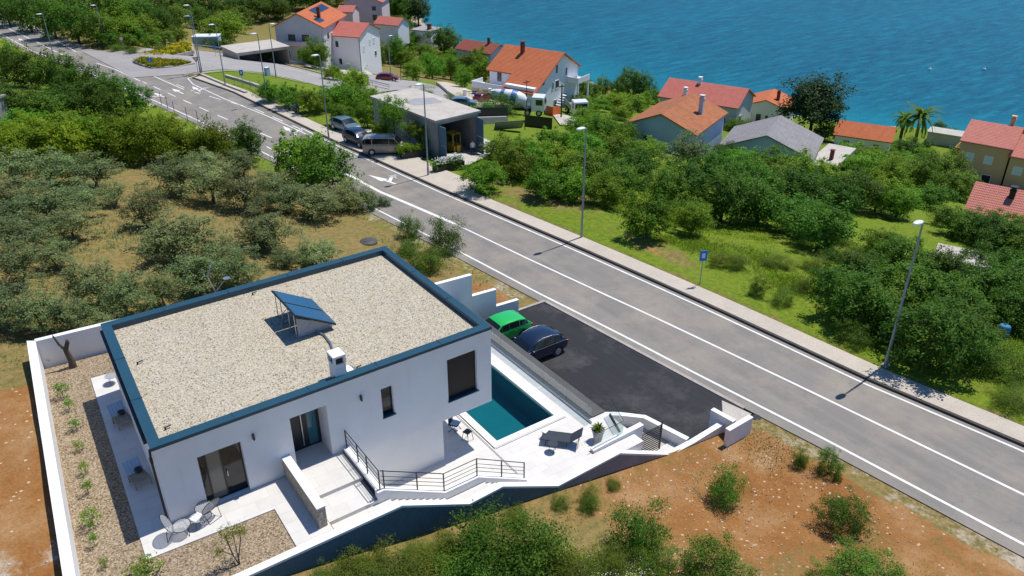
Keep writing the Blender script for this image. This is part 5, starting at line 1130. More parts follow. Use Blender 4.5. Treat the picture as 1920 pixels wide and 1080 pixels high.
# person by the garage door: one skinned body
def person(loc, rz, label):
    sk_v = [(0,0,.92),(0,0,1.12),(0,0,1.38),(0,0,1.48),(0,.01,1.56),(0,.03,1.66),(0,.02,1.73),
            (.10,0,.88),(.12,.02,.48),(.13,-.02,.08),(.13,.10,.04),(-.10,0,.88),(-.12,-.03,.48),(-.13,-.08,.08),(-.13,.05,.04),
            (.18,0,1.40),(.24,-.02,1.14),(.25,.07,.92),(.25,.10,.84),(-.18,0,1.40),(-.24,.02,1.14),(-.24,.14,.95),(-.24,.18,.88)]
    ed = [(0,1),(1,2),(2,3),(3,4),(4,5),(5,6),(0,7),(7,8),(8,9),(9,10),(0,11),(11,12),(12,13),(13,14),(2,15),(15,16),(16,17),(17,18),(2,19),(19,20),(20,21),(21,22)]
    rad = [.15,.135,.15,.06,.055,.10,.075,.09,.062,.045,.045,.09,.062,.045,.045,.065,.045,.036,.034,.065,.045,.036,.034]
    me = bpy.data.meshes.new('person'); me.from_pydata(sk_v, ed, []); o = bpy.data.objects.new('person', me); C.objects.link(o); o.location = loc; o.rotation_euler = (0,0,rz)
    md = o.modifiers.new('skin','SKIN'); sv = me.skin_vertices[0].data
    for i, r in enumerate(rad): sv[i].radius = (r,r*.85)
    sv[0].use_root = True; s2 = o.modifiers.new('smooth','SUBSURF'); s2.levels = 1; s2.render_levels = 2
    m, t, b = base('person_clothes', (.6,.6,.6), .8); tc = NN(t,'ShaderNodeTexCoord'); sx = NN(t,'ShaderNodeSeparateXYZ'); t.links.new(tc.outputs['Object'], sx.inputs[0])
    mr = NN(t,'ShaderNodeMath'); mr.operation = 'DIVIDE'; mr.inputs[1].default_value = 2.0; t.links.new(sx.outputs[2], mr.inputs[0])
    t.links.new(ramp(t, mr.outputs[0], [(0,(.03,.025,.02)),(.05,(.03,.035,.05)),(.47,(.72,.72,.74)),(.745,(.40,.24,.17)),(.835,(.04,.03,.02))], 'CONSTANT'), b.inputs['Base Color']); me.materials.append(m)
    return tag(o, label, 'person')
person(ing(4.3,-.6,0.0), math.radians(150), 'person in white shirt and dark trousers beside the garage door')
# carport, huts
cpo = flat((45.0,133.2), -14.6, 3, 10.5, 8.4, 3.4, concrete_pale, concrete_pale, 'flat concrete carport roof on pillars beside the side road', [], .2, 'carport', 'carport', 2, True)
q = G(362,84); shd = flat((q[0],q[1]), q[2], -30, 5.5, 3.2, 1.5, plain('pale_blue_wall', (.30,.45,.56), .7), plain('white_sheet_roof', (.62,.68,.72), .6), 'low shed with white-blue sheet roof by the forest edge', [], .12, 'shed', 'shed')
q = G(8,238); flat((q[0]-1.5,q[1]), q[2], 40, 3.2, 3.2, 2.6, concrete, concrete, 'grey stone hut at the left edge among the bushes', [], .1, 'hut', 'hut')
q = G(1735,268); flat((q[0],q[1]), q[2], -70, 7, 4, 2.3, concrete_pale, concrete_pale, 'low pale flat roof behind the palm near the shore', [], .2, 'shed', 'shed')
q = G(1745,505); flat((q[0],q[1]), q[2]-1.0, -68, 4.2, 3, 2.0, concrete, concrete_pale, 'small flat-roofed ruin hidden among the dark trees by the nearest lamp', [], .1, 'hut', 'hut')
# ------------------------------------------------------------------ trees and plants
def leaf_cloud(seed, ncl, per, leaf, flat_=.9, clump=.17, core=.35, lob=.35, asp=.5, up=.4, bottom=-1.0):
    r = np.random.default_rng(seed); ph_ = r.uniform(0,6.28,6)
    d = r.normal(size=(ncl*3,3)); d /= np.linalg.norm(d,axis=1)[:,None]; d = d[d[:,2] > bottom][:ncl]; n = len(d)
    lobes = 1-lob*.5+lob*(.5*np.sin(3*np.arctan2(d[:,1],d[:,0])+ph_[0])*np.cos(2*d[:,2]+ph_[1])+.5*np.sin(5*np.arctan2(d[:,1],d[:,0])+ph_[2]+3*d[:,2]))
    rad = (core+(1-core)*r.uniform(0,1,n)**.6)*lobes
    cen = d*rad[:,None]*np.array([1,1,flat_]); 
    cs = clump*r.uniform(.6,1.25,n)
    c = np.repeat(cen,per,0)+r.normal(size=(n*per,3))*np.repeat(cs,per)[:,None]*np.array([.62,.62,.5])
    m = len(c); nr = c/np.maximum(np.linalg.norm(c,axis=1)[:,None],1e-3)*.8+r.normal(size=(m,3))*.75+np.array([0,0,up]); nr /= np.linalg.norm(nr,axis=1)[:,None]
    t = np.cross(nr, r.normal(size=(m,3))); t /= np.maximum(np.linalg.norm(t,axis=1)[:,None],1e-6); bt = np.cross(nr,t)
    s = leaf*r.uniform(.6,1.35,m)[:,None]
    q = np.stack([c-t*s, c+bt*s*asp, c+t*s, c-bt*s*asp], 1)
    return q.reshape(-1,3)
def leafmesh(name, V, m):
    n = len(V)//4; me = bpy.data.meshes.new(name); me.vertices.add(len(V)); me.vertices.foreach_set('co', V.astype(np.float32).reshape(-1))
    me.loops.add(4*n); me.loops.foreach_set('vertex_index', np.arange(4*n, dtype=np.int32)); me.polygons.add(n); me.polygons.foreach_set('loop_start', np.arange(0,4*n,4, dtype=np.int32)); me.update(calc_edges=True); me.materials.append(m); return me
def limbs(seed, n, h0, h1, spread, r0, lean=.1, m=None, name='trunk', top=.8):
    r = np.random.default_rng(seed); k = MB(); p = Vector((0,0,-.08)); q = Vector((r.uniform(-lean,lean)*.4, r.uniform(-lean,lean)*.4, h0))
    k.tube(p, q, r0*1.25, r0*.85, 7)
    for i in range(n):
        a = 2*PI*(i+r.uniform(-.3,.3))/n; rr = spread*r.uniform(.5,1); m1 = q+Vector((math.cos(a)*rr*.45, math.sin(a)*rr*.45, (h1-h0)*.5)); m2 = q+Vector((math.cos(a)*rr, math.sin(a)*rr, (h1-h0)*r.uniform(.7,1.1)))
        k.tube(q, m1, r0*.62, r0*.42, 5); k.tube(m1, m2, r0*.42, r0*.15, 5)
        a2 = a+r.uniform(.5,1.2); k.tube(m1, m1+Vector((math.cos(a2)*rr*.5, math.sin(a2)*rr*.5, (h1-h0)*.4)), r0*.34, r0*.1, 4)
    return k.mesh(name, m)
KIND = {}
def kind(key, name, cat, leafkey, specs, zc, zr_, trunk, bk_):
    KIND[key] = dict(name=name, cat=cat, vars=[])
    for i, sp_ in enumerate(specs):
        V = leaf_cloud(**sp_); V = V*np.array([.64,.64,zr_*1.18]); V[:,2] += zc; V[:,2] = np.maximum(V[:,2], .015)
        KIND[key]['vars'].append((leafmesh('crown', V, LEAF[leafkey]), limbs(100+i, m=bk_, **trunk)))
olv = dict(ncl=140, per=56, leaf=.040, flat_=.95, clump=.155, core=.35, lob=.45, asp=.42, up=.7)
kind('olive','olive_tree','olive tree','olive',[dict(olv,seed=1),dict(olv,seed=2,ncl=110,lob=.5),dict(olv,seed=3,core=.5)], .54,.42, dict(n=6,h0=.18,h1=.80,spread=.36,r0=.030,lean=.3), bark_pale)
dk = dict(ncl=170, per=56, leaf=.036, flat_=1.0, clump=.145, core=.45, lob=.36, asp=.55, up=.8)
kind('dark','broadleaf_tree','tree','dark',[dict(dk,seed=11),dict(dk,seed=12,lob=.42),dict(dk,seed=13,ncl=130)], .49,.46, dict(n=5,h0=.2,h1=.75,spread=.3,r0=.028), bark)
kind('green','broadleaf_tree','tree','bright',[dict(dk,seed=21),dict(dk,seed=22,lob=.45),dict(dk,seed=23,ncl=125,leaf=.042)], .50,.45, dict(n=5,h0=.22,h1=.75,spread=.3,r0=.026), bark)
kind('standard','broadleaf_tree','tree','bright',[dict(dk,seed=27,ncl=130),dict(dk,seed=28,lob=.5,ncl=120)], .68,.29, dict(n=5,h0=.45,h1=.85,spread=.28,r0=.02), bark)
kind('yellow','evergreen_shrub','shrub','yellow',[dict(dk,seed=31,bottom=-.35),dict(dk,seed=32,lob=.4,bottom=-.35)], .35,.64, dict(n=5,h0=.12,h1=.6,spread=.32,r0=.02), bark)
kind('shrub','shrub','shrub','dark',[dict(dk,seed=41,bottom=-.35,ncl=110,per=90,leaf=.024,clump=.17),dict(dk,seed=42,lob=.5,bottom=-.35,ncl=100,per=90,leaf=.024,clump=.19)], .25,.66, dict(n=6,h0=.06,h1=.6,spread=.34,r0=.014), bark)
kind('weed','shrub','shrub','weeds',[dict(dk,seed=51,bottom=-.3,ncl=110,per=80,clump=.20,asp=.3,leaf=.030,up=.8),dict(dk,seed=52,lob=.5,bottom=-.3,ncl=100,per=80,clump=.22,asp=.3,leaf=.030,up=.8)], .22,.70, dict(n=7,h0=.04,h1=.7,spread=.36,r0=.008), bark)
kind('small','shrub','shrub','bright',[dict(dk,seed=61,ncl=26,per=22,leaf=.075,clump=.25,bottom=-.4),dict(dk,seed=62,ncl=22,per=22,leaf=.08,lob=.6,clump=.25,bottom=-.4)], .5,.48, dict(n=5,h0=.1,h1=.75,spread=.28,r0=.022), bark)
kind('pine','pine_tree','pine','pine',[dict(dk,seed=71,ncl=230,per=70,lob=.45,core=.2,clump=.17,asp=.5,leaf=.038,up=.9)], .58,.42, dict(n=7,h0=.3,h1=.85,spread=.38,r0=.03), bark)
kind('cypress','cypress','cypress','pine',[dict(dk,seed=81,ncl=70,lob=.15,clump=.2)], .52,.5, dict(n=2,h0=.2,h1=.7,spread=.05,r0=.05), bark)
kind('bloom','shrub','shrub','bloom',[dict(dk,seed=91,ncl=70,lob=.3,bottom=-.2)], .35,.62, dict(n=4,h0=.1,h1=.5,spread=.3,r0=.015), bark)
ORD = ['','second','third','fourth','fifth','sixth','seventh','eighth','ninth','tenth','eleventh','twelfth','thirteenth','fourteenth']
PH = dict(standard='thin-stemmed green garden tree', olive='grey-green olive tree', dark='dark green leafy tree', green='fresh green leafy tree', yellow='yellow-green evergreen shrub', shrub='dark green shrub', weed='wild feathery shrub', small='small leafy shrub', pine='dark pine', cypress='slim cypress', bloom='yellow blooming shrub')
tcount = [0]
def plant(key, u, v, wpx, hpx, label, group=None, z=None, minw=.3):
    K = KIND[key]; p = G(u, v) if z is None else Zp(u, v, z); s = pxm(p); f_ = .82 if key == 'olive' else (.88 if key in ('dark','green') else .95); hpx = hpx*1.18 if key == 'olive' else hpx; wd = max(wpx*f_/s, minw); h = max(hpx*f_/s/.86, .3)
    tcount[0] += 1; r = np.random.default_rng(1000+tcount[0])
    cm, tm = K['vars'][int(r.integers(len(K['vars'])))]
    o = empty(K['name'], p, float(r.uniform(0,6.28)), label, K['cat'], group); o.scale = (wd, wd, h)
    a = bpy.data.objects.new('trunk', tm); C.objects.link(a); a.parent = o
    c = bpy.data.objects.new('crown', cm); C.objects.link(c); c.parent = o; return o
def row(key, phrase, group, items, z=None):
    items = sorted(items, key=lambda q: q[0]); n = len(items)
    keys = [(it[4] if len(it) > 4 else key) for it in items]; seen_ = {}
    for it, kk in zip(items, keys):
        tot = keys.count(kk); i = seen_.get(kk, 0); seen_[kk] = i+1
        if tot == 1: lab = PH[kk]+' '+phrase
        elif i == 0: lab = 'leftmost '+PH[kk]+' '+phrase
        elif i == tot-1: lab = 'rightmost '+PH[kk]+' '+phrase
        else: lab = ORD[i]+' '+PH[kk]+' from the left '+phrase
        plant(kk, it[0], it[1], it[2], it[3], lab, group, z)
# hillside between orchard and road
row('dark','along the upper road edge','trees along the upper road edge',[(15,150,80,75),(62,165,85,75),(115,178,85,80),(158,190,80,75),(205,205,75,72)])
row('dark','in the second row below the upper road','trees of the upper slope',[(20,225,100,70),(85,228,100,62),(140,222,95,70),(195,225,90,75),(250,222,90,72),(45,258,90,50,'green'),(120,250,80,45,'green')])
row('yellow','in the bright thicket above the orchard','shrubs of the bright thicket',[(25,300,95,60),(85,300,100,68),(135,305,100,75),(185,300,95,78),(235,305,95,80),(285,310,90,85),(335,308,80,75),(372,300,60,55),(408,314,82,80),(60,272,90,50),(160,268,80,45),(260,268,80,50),(312,262,60,45)])
plant('dark',468,300,62,80,'dark blue-green leafy tree beside the road turn lane')
row('olive','in the row nearest the thicket','olive trees of the orchard',[(40,345,110,60),(110,350,110,62),(180,352,120,60),(335,362,120,68),(400,378,120,72),(455,392,100,70),(510,372,90,55),(385,330,80,45)])
row('olive','in the middle row of the orchard','olive trees of the orchard',[(30,395,110,62),(95,420,130,75),(150,408,120,62),(215,385,80,45),(282,428,105,72),(455,330,80,52),(535,395,90,55),(650,395,85,55),(480,400,60,35)])
row('dark','at the orchard end close to the road','trees at the orchard end',[(572,352,110,112,'green'),(615,370,112,108),(592,330,80,76),(560,290,20,18,'shrub')])
row('olive','beside the crooked pale trunks','olive trees of the orchard',[(597,408,120,62),(345,490,170,85),(500,472,125,72),(60,470,120,60),(20,440,90,60),(140,450,110,60),(300,470,80,50)])
row('olive','in the row behind the house','olive trees of the orchard',[(40,532,120,80),(110,500,80,45),(180,575,120,88),(245,592,110,78),(375,552,120,85),(450,540,100,72),(310,575,80,70),(595,498,100,45),(535,505,70,40),(410,500,90,55)])
row('olive','closest to the white back wall','olive trees of the orchard',[(20,612,110,72),(75,622,110,75),(130,618,100,60),(200,615,70,40)])
row('shrub','beside the road behind the roof','shrubs by the road behind the house',[(690,392,45,42),(655,385,40,30),(770,446,44,48),(835,472,68,72),(800,505,80,42),(765,475,50,26),(720,385,28,18)])
# the seaward side: shrubs between pavement and side road
row('green','between pavement and side road','trees between pavement and side road',[(505,192,50,42),(545,202,55,45),(585,212,55,48),(630,205,70,50),(668,215,60,55),(700,205,50,45),(640,235,50,45),(690,240,45,50),(665,182,70,58),(598,130,50,58),(625,150,40,30)])
row('dark','around the white gable house','trees around the white gable house',[(690,118,42,48),(712,122,40,44),(585,128,50,45,'green'),(745,118,45,50),(762,128,40,40,'green'),(735,100,40,45)])
row('green','in front of the garage wall','garden trees in front of the garage',[(742,284,60,100,'standard'),(782,282,56,54,'standard'),(808,282,56,56),(825,282,36,40),(716,262,40,40),(760,292,40,26)])
row('green','in the gardens below the lane','trees in the gardens below the lane',[(775,152,45,40),(810,148,55,48),(845,150,55,50),(880,142,55,48),(905,158,50,50),(870,165,38,40),(830,135,50,36),(860,118,46,30),(905,130,40,44),(925,120,40,40),(785,190,60,26,'shrub'),(850,195,40,20,'shrub'),(935,212,70,36,'shrub'),(905,215,50,28,'shrub')])
row('dark','beside the large white house','trees beside the large white house',[(1012,188,42,44),(1085,205,40,30),(1110,190,40,38),(1095,178,34,30),(1060,182,30,26)])
row('dark','on the shore behind the trucks','trees on the shore',[(1130,182,34,40),(1155,185,30,36),(1178,182,50,55),(1205,182,45,48),(1150,205,60,34,'green'),(1195,208,60,34,'green'),(1222,195,40,30),(1120,208,50,26,'green'),(1165,225,50,28,'green')])
row('cypress','behind the large white house roof','cypresses on the shore',[(991,105,10,30),(1003,106,9,32),(1019,106,7,22),(1033,108,12,34)])
# the grove in front of the pink and grey roofs
row('green','in the grove edge nearest the pavement','trees at the grove edge',[(905,358,82,62),(965,335,80,70),(1028,372,90,62),(1075,378,80,62),(1130,388,90,72),(1212,446,88,92),(1295,440,74,68),(1000,330,70,60)])
row('dark','in the middle of the big grove','trees of the big grove',[(1105,340,90,62),(1155,370,90,75),(1190,345,90,72),(1240,390,90,82),(1275,372,90,72),(1350,415,125,105),(1420,420,110,92),(1300,420,70,50),(1390,372,100,80),(1330,350,95,70),(1450,370,95,72)])
row('green','along the far side of the big grove','trees of the grove far side',[(940,300,70,48),(990,298,70,45),(1040,290,80,52),(1095,300,90,55),(1150,300,85,55),(1050,325,80,50),(1130,265,70,50),(1165,272,70,48),(1090,258,70,40),(1100,235,60,34),(1210,300,80,42)])
plant('olive',1290,322,105,68,'silvery olive tree in front of the pale blue house')
row('dark','before the grey sheet roof','trees before the grey sheet roof',[(1440,335,90,58,'green'),(1395,325,80,48,'green'),(1490,345,95,62,'green'),(1360,305,60,40),(1505,395,110,82),(1535,470,120,105),(1490,440,110,75),(1560,400,100,75),(1600,395,100,80),(1545,350,80,50,'green')])
row('green','between annex and salmon roof','trees between annex and salmon roof',[(1620,335,90,52),(1665,350,80,60),(1640,395,90,70),(1680,410,80,70),(1600,325,70,35),(1650,310,70,34),(1690,335,60,44),(1720,350,75,62,'dark'),(1765,352,90,75,'dark'),(1800,375,80,58,'dark'),(1740,390,70,50,'dark')])
row('dark','below the salmon roof','trees below the salmon roof',[(1800,448,95,62),(1855,470,100,72),(1900,480,90,70),(1880,430,80,36,'green'),(1770,425,60,40,'green'),(1840,520,90,70),(1900,540,90,70)])
plant('pine',1518,258,112,104,'big dark spreading pine beside the small white bungalow')
row('green','around the small bungalow and pine','garden shrubs around the bungalow',[(1385,248,55,24,'yellow'),(1545,262,44,34),(1590,290,60,24),(1630,300,70,26),(1575,262,30,26,'dark'),(1330,240,34,14,'dark')])
row('dark','by the palms on the shore','plants by the palms',[(1710,292,70,34),(1760,245,26,18),(1780,255,30,16),(1730,300,44,26,'green'),(1690,310,50,28,'green'),(1800,300,40,20),(1755,330,70,36),(1690,285,34,26,'green'),(1660,285,40,22,'green')])
row('weed','in the meadow above the pavement','shrubs in the meadow',[(1418,552,38,34,'shrub'),(1465,568,44,36),(1385,500,50,26),(1350,492,40,20),(1500,545,40,26),(1530,510,60,34),(1455,500,60,26),(1590,500,70,40),(1560,455,60,34)])
row('dark','around the nearest street lamp','trees around the nearest street lamp',[(1585,600,130,105),(1640,615,110,90),(1610,540,110,75),(1700,575,130,90),(1560,560,80,60),(1735,690,155,135),(1680,640,100,70),(1800,655,130,90),(1770,600,120,85),(1850,580,140,100),(1900,620,110,90),(1830,690,110,60,'shrub'),(1880,700,100,55,'shrub'),(1690,500,90,60),(1760,520,90,60),(1650,480,80,55,'green'),(1900,760,80,40,'weed'),(1600,640,70,40,'shrub')])
# forest and gardens on the headland
row('dark','along the forest edge above the far road','trees of the forest edge',[(20,48,75,70),(60,60,80,75),(105,72,80,80),(150,80,85,80),(190,84,70,66),(232,82,70,55,'green'),(270,76,66,46,'green'),(300,66,60,50),(335,58,60,50),(375,56,55,46),(420,82,88,56,'green'),(445,62,66,48)])
row('green','on the slope beside the flower islands','shrubs by the flower islands',[(240,90,40,28),(262,86,44,34,'dark'),(285,90,40,26),(310,88,44,34,'dark'),(335,80,40,30),(250,100,30,12,'weed'),(300,94,30,10,'weed'),(208,88,40,30,'dark'),(222,95,34,14,'weed'),(392,88,44,22),(420,94,36,20,'dark'),(462,108,44,22),(492,113,50,24)])
row('dark','in the second forest row','trees of the forest',[(30,18,80,60),(80,22,80,60),(130,30,80,64,'green'),(175,40,80,62),(220,45,75,58,'green'),(262,45,75,55),(305,40,75,52),(345,32,70,50),(390,32,70,48),(435,36,70,46),(478,42,70,50),(515,36,66,44)])
row('dark','on the headland behind the red roofs','trees on the headland',[(500,14,80,44),(548,18,75,44),(592,20,70,44),(632,10,60,36),(560,0,80,40),(470,8,80,44),(520,-10,90,40),(620,-8,80,36),(730,38,60,50),(760,44,70,55),(785,48,50,50,'pine'),(750,66,50,36,'green'),(725,72,44,38,'green'),(712,22,40,24),(838,100,64,52),(812,86,44,30,'green'),(770,92,44,34,'green'),(745,86,40,34),(800,112,50,30,'green'),(680,-8,80,30),(740,12,60,36)])
row('bloom','beside the far road','yellow blooming shrubs',[(157,76,22,20),(183,78,32,20)])
# front plot
row('weed','below the outer wall','bushes below the outer wall',[(650,1100,110,50),(725,1095,150,62),(810,1085,130,62),(885,1075,120,66),(690,1075,70,36),(600,1112,80,44),(840,1030,60,34),(780,1040,60,30),(900,1000,60,28),(960,965,44,22)])
row('shrub','in the wild patch before the wall','bushes of the wild patch',[(930,1085,200,140),(1010,1075,150,115),(880,1100,140,90),(1060,1095,120,70,'weed'),(1195,1035,120,110),(1150,1070,90,60,'weed'),(1240,1070,80,55,'weed'),(1105,955,44,40,'weed'),(1150,915,30,24,'weed'),(1105,940,30,40,'weed'),(1050,950,40,30,'weed'),(965,985,60,36,'weed')])
row('shrub','on the red soil plot','bushes on the red soil plot',[(1355,938,80,76),(1580,985,92,70),(1552,885,46,54),(1500,872,36,30),(1335,1085,130,75),(1625,1090,130,60),(1540,1098,70,40),(1570,900,16,14)])
# gravel beds
for i_, (u, v, wd, h) in enumerate([(118,745,26,34),(131,770,18,28),(144,805,24,24),(149,845,18,24),(161,888,18,30),(167,925,22,34),(175,985,34,42),(179,1025,18,36),(197,1064,16,24)]):
    plant('small', u, v, wd, h, (ORD[i_] or 'farthest')+(' small green shrub from the back in the gravel bed row' if i_ else ' small green shrub in the gravel bed row, nearest the bare trunk'), 'small shrubs in the gravel bed', z=-.03)
plant('small', 275, 1078, 60, 32, 'low leafy shrub at the front corner of the gravel bed', None, -.03)
p = Zp(450,1058,-.03); yt = empty('young_tree', p, .4, 'young sparse tree with two thin stems in the front gravel bed', 'tree')
k = MB(); S_ = [((0,0,-.1),(-.12,.1,.5),(-.5,.25,1.0)),((0,0,-.1),(.02,.05,.6),(.05,.1,1.35)),((0,.0,.3),(.3,.1,.9),(.35,.15,1.25)),((-.12,.1,.5),(-.1,.3,1.1),(-.15,.3,1.5))]
for s in S_: k.tube(s[0],s[1],.028,.02,6); k.tube(s[1],s[2],.02,.008,6)
k.build('trunk', bark_pale, yt)
Vs = []
for i, s in enumerate(S_): Vs.append(leaf_cloud(200+i, 26, 18, .065, .9, .25, .3, .4)*.36+np.array(s[2]))
c = bpy.data.objects.new('crown', leafmesh('crown', np.concatenate(Vs), LEAF['yellow'])); C.objects.link(c); c.parent = yt
p = Zp(137,688,-.03); bt_ = empty('bare_olive_trunk', p, 0, 'bare pruned olive trunk in the back corner of the gravel bed', 'tree')
k = MB(); pts = [((0,0,-.1),.20),((.02,.02,.35),.15),((-.05,.05,.75),.13),((-.08,.05,1.0),.12)]
for (a, ra), (c, rc) in zip(pts[:-1], pts[1:]): k.tube(a, c, ra, rc, 9)
k.tube((-.08,.05,1.0),(.10,.0,1.45),.11,.09,8); k.tube((-.08,.05,1.0),(-.28,.1,1.35),.09,.06,8); k.tube((-.28,.1,1.35),(-.42,.15,1.85),.06,.04,7); k.tube((-.42,.15,1.85),(-.38,.1,2.3),.02,.005,5); k.tube((.10,0,1.45),(.05,.0,1.52),.09,.085,8)
k.build('trunk', bark, bt_)
# palms
def palm(u, v, hpx, wpx, label):
    p = G(u, v); s = pxm(p); h = hpx/s*.62; o = empty('palm_tree', p, 0, label, 'palm', 'palms on the shore'); k = MB(); k.tube((0,0,-.3),(0,0,h),.35,.28,9); k.build('trunk', bark, o); k = MB(); L = wpx/s*.55
    for i in range(46):
        a = rng.uniform(0,2*PI); e = rng.uniform(-.3,1.35); pr = Vector((0,0,h)); ll = L*rng.uniform(.8,1.05)
        for j in range(7):
            d = Vector((math.cos(a)*math.cos(e), math.sin(a)*math.cos(e), math.sin(e))); nx_ = pr+d*ll/7; q = Vector((-math.sin(a), math.cos(a), 0)); wd = .34*(1-j/8)
            for s2 in (-1,1): k.add([pr, nx_, nx_+q*s2*wd*1.2+Vector((0,0,-.25*wd))+d*.1, pr+q*s2*wd+Vector((0,0,-.3*wd))], [(0,1,2,3)])
            pr = nx_; e -= .24
    k.build('crown', LEAF['dark'], o)
palm(1712,280,100,95,'larger palm with arching fronds on the shore'); palm(1686,268,72,56,'smaller palm left of the larger palm on the shore')
# planters by the car park lots
def planter(px0, px1, label, hgt=.6, nbl=900, white=False):
    a = onroad(*px0, .12); c = onroad(*px1, .12); o = empty('planter', a, 0, label, 'planter'); d = Vector(c-a); d.z = 0; L = d.length; d /= L; q = Vector((-d.y,d.x,0))
    k = MB(); k.prism([tuple((d*0+q*.35)[:2]),tuple((d*0-q*.35)[:2]),tuple((d*L-q*.35)[:2]),tuple((d*L+q*.35)[:2])], -.6, hgt); k.build('box', black_m, o)
    Vs = []
    for i in range(int(L/.5)+1): Vs.append(leaf_cloud(300+i, 30, 16, .11, .9, .3, .3, .4)*.55+np.array([*(d*min(i*.5,L))[:2], hgt+.25]))
    c2 = bpy.data.objects.new('foliage', leafmesh('foliage', np.concatenate(Vs), LEAF['bright'])); C.objects.link(c2); c2.parent = o
    if white:
        k = MB()
        for i in range(160): p3 = d*rng.uniform(0,L)+q*rng.uniform(-.45,.45)+Vector((0,0,hgt+rng.uniform(.25,.8))); k.box(p3.x-.05,p3.y-.05,p3.z-.04,p3.x+.05,p3.y+.05,p3.z+.04)
        k.build('blossom', white_paint, o)
planter((752,297),(802,290), 'black planter boxes with a leafy hedge beside the minivan', .7)
planter((814,322),(868,309), 'black planter with white flowers at the yard entrance', .5, 500, True)
# flower islands
def island(px, label, gname):
    P = [G(*q) for q in px]; cx = sum(p[0] for p in P)/len(P); cy2 = sum(p[1] for p in P)/len(P); zz = float(terr(cx,cy2))
    o = empty('flower_island', (cx,cy2,zz), 0, label, 'traffic island', 'flower islands at the junction'); k = MB(); k.prism([(p[0]-cx,p[1]-cy2) for p in P], -.3, .32); k.build('kerb', kerb_m, o)
    a = np.array([(p[0]-cx,p[1]-cy2) for p in P]); Vs = []
    from mathutils.geometry import intersect_point_tri_2d
    poly = a
    def ins(x, y):
        c_ = False; j = len(poly)-1
        for i in range(len(poly)):
            if (poly[i][1] > y) != (poly[j][1] > y) and x < (poly[j][0]-poly[i][0])*(y-poly[i][1])/(poly[j][1]-poly[i][1])+poly[i][0]: c_ = not c_
            j = i
        return c_
    mn, mx = a.min(0), a.max(0); cnt = 0
    fl_ = []
    while len(Vs) < 230 and cnt < 6000:
        cnt += 1; x, y = rng.uniform(mn[0],mx[0]), rng.uniform(mn[1],mx[1])
        if ins(x*1.15,y*1.15): (fl_ if rng.uniform() < .55 else Vs).append(leaf_cloud(int(rng.integers(1e6)), 7, 9, .24, .7, .4, .3, .3)*.5+np.array([x,y,.42]))
    for nm, VV, mm in (('foliage', Vs, LEAF['yellow']), ('blossom', fl_, LEAF['bloom'])):
        c2 = bpy.data.objects.new(nm, leafmesh(nm, np.concatenate(VV), mm)); C.objects.link(c2); c2.parent = o
island([(247,104),(262,99),(300,97),(345,98),(366,102),(366,106),(300,106)], 'far flower island with yellow blossoms beside the round speed sign', '')
island([(249,118),(262,115),(300,116),(340,118.5),(366,121),(340,125),(285,129.5),(268,125)], 'near flower island with the blue arrow sign', '')
# grass, weeds and stones: masses nobody could count
def scatter_blades(name, pts, leafkey, size, asp, up, seed):
    r = np.random.default_rng(seed); m = len(pts); az = r.uniform(0,2*PI,m); el = r.uniform(.5,1.4,m)
    d = np.stack([np.cos(az)*np.cos(el), np.sin(az)*np.cos(el), np.sin(el)],1); q = np.stack([-np.sin(az+r.uniform(-.8,.8,m)), np.cos(az), np.zeros(m)],1); s = size*r.uniform(.5,1.5,m)[:,None]
    V = np.stack([pts-q*s*asp, pts+q*s*asp, pts+d*s+q*s*asp*.4, pts+d*s-q*s*asp*.4],1).reshape(-1,3)
    o = bpy.data.objects.new(name, leafmesh(name, V, LEAF[leafkey])); C.objects.link(o); o['kind'] = 'stuff'; return o
def clumped(n, fx, seed, keep):
    r = np.random.default_rng(seed); nc = n//14; c = fx(r, nc); p = np.repeat(c,14,0); p[:,0] += r.normal(size=len(p))*.22; p[:,1] += r.normal(size=len(p))*.22
    f = np.sin(p[:,0]*.55+1.3*np.sin(p[:,1]*.31))+np.sin(p[:,1]*.6+.9*np.sin(p[:,0]*.43)); p = p[keep(p, f+r.normal(size=len(p))*.5)]; z = terr(p[:,0],p[:,1]); return np.stack([p[:,0],p[:,1],z-.02],1)
def east_pts(r, n): y = r.uniform(-22,46,n); e = r.uniform(.3,1,n)**1.4*24; return np.stack([xk(y)+1.95+e, y],1)
o = scatter_blades('grass', clumped(230000, east_pts, 5, lambda p,f: f > -.75), 'grass', .15, .16, 0, 6)
tag(o, 'bright green meadow grass beside the pavement', 'grass')
def south_pts(r, n): x = r.uniform(2,31,n); y = -4.8-r.uniform(0,1,n)**1.2*13; return np.stack([x,y],1)
def sk_(p, f): 
    d = np.exp(-(((p[:,0]-9)/8)**2+((p[:,1]+9)/4.5)**2))*2.2+np.exp(-(((p[:,0]-29.5)/3.5)**2+((p[:,1]+14)/5)**2))*.7; return (f*.6+d > 1.25) & (p[:,0] < xe(p[:,1])-.9)
P_ = clumped(90000, south_pts, 15, sk_)
o = scatter_blades('weeds', P_, 'weeds', .075, .2, 0, 16); tag(o, 'wild weeds growing on the front plot', 'weeds')
def orch_pts(r, n): y = r.uniform(15,60,n); t_ = r.uniform(1.2,45,n); return np.stack([xe(y)-t_, y],1)
o = scatter_blades('weeds', clumped(50000, orch_pts, 25, lambda p,f: f > .6), 'olive', .20, .13, 0, 26); tag(o, 'dry grass tufts under the olive trees', 'weeds')
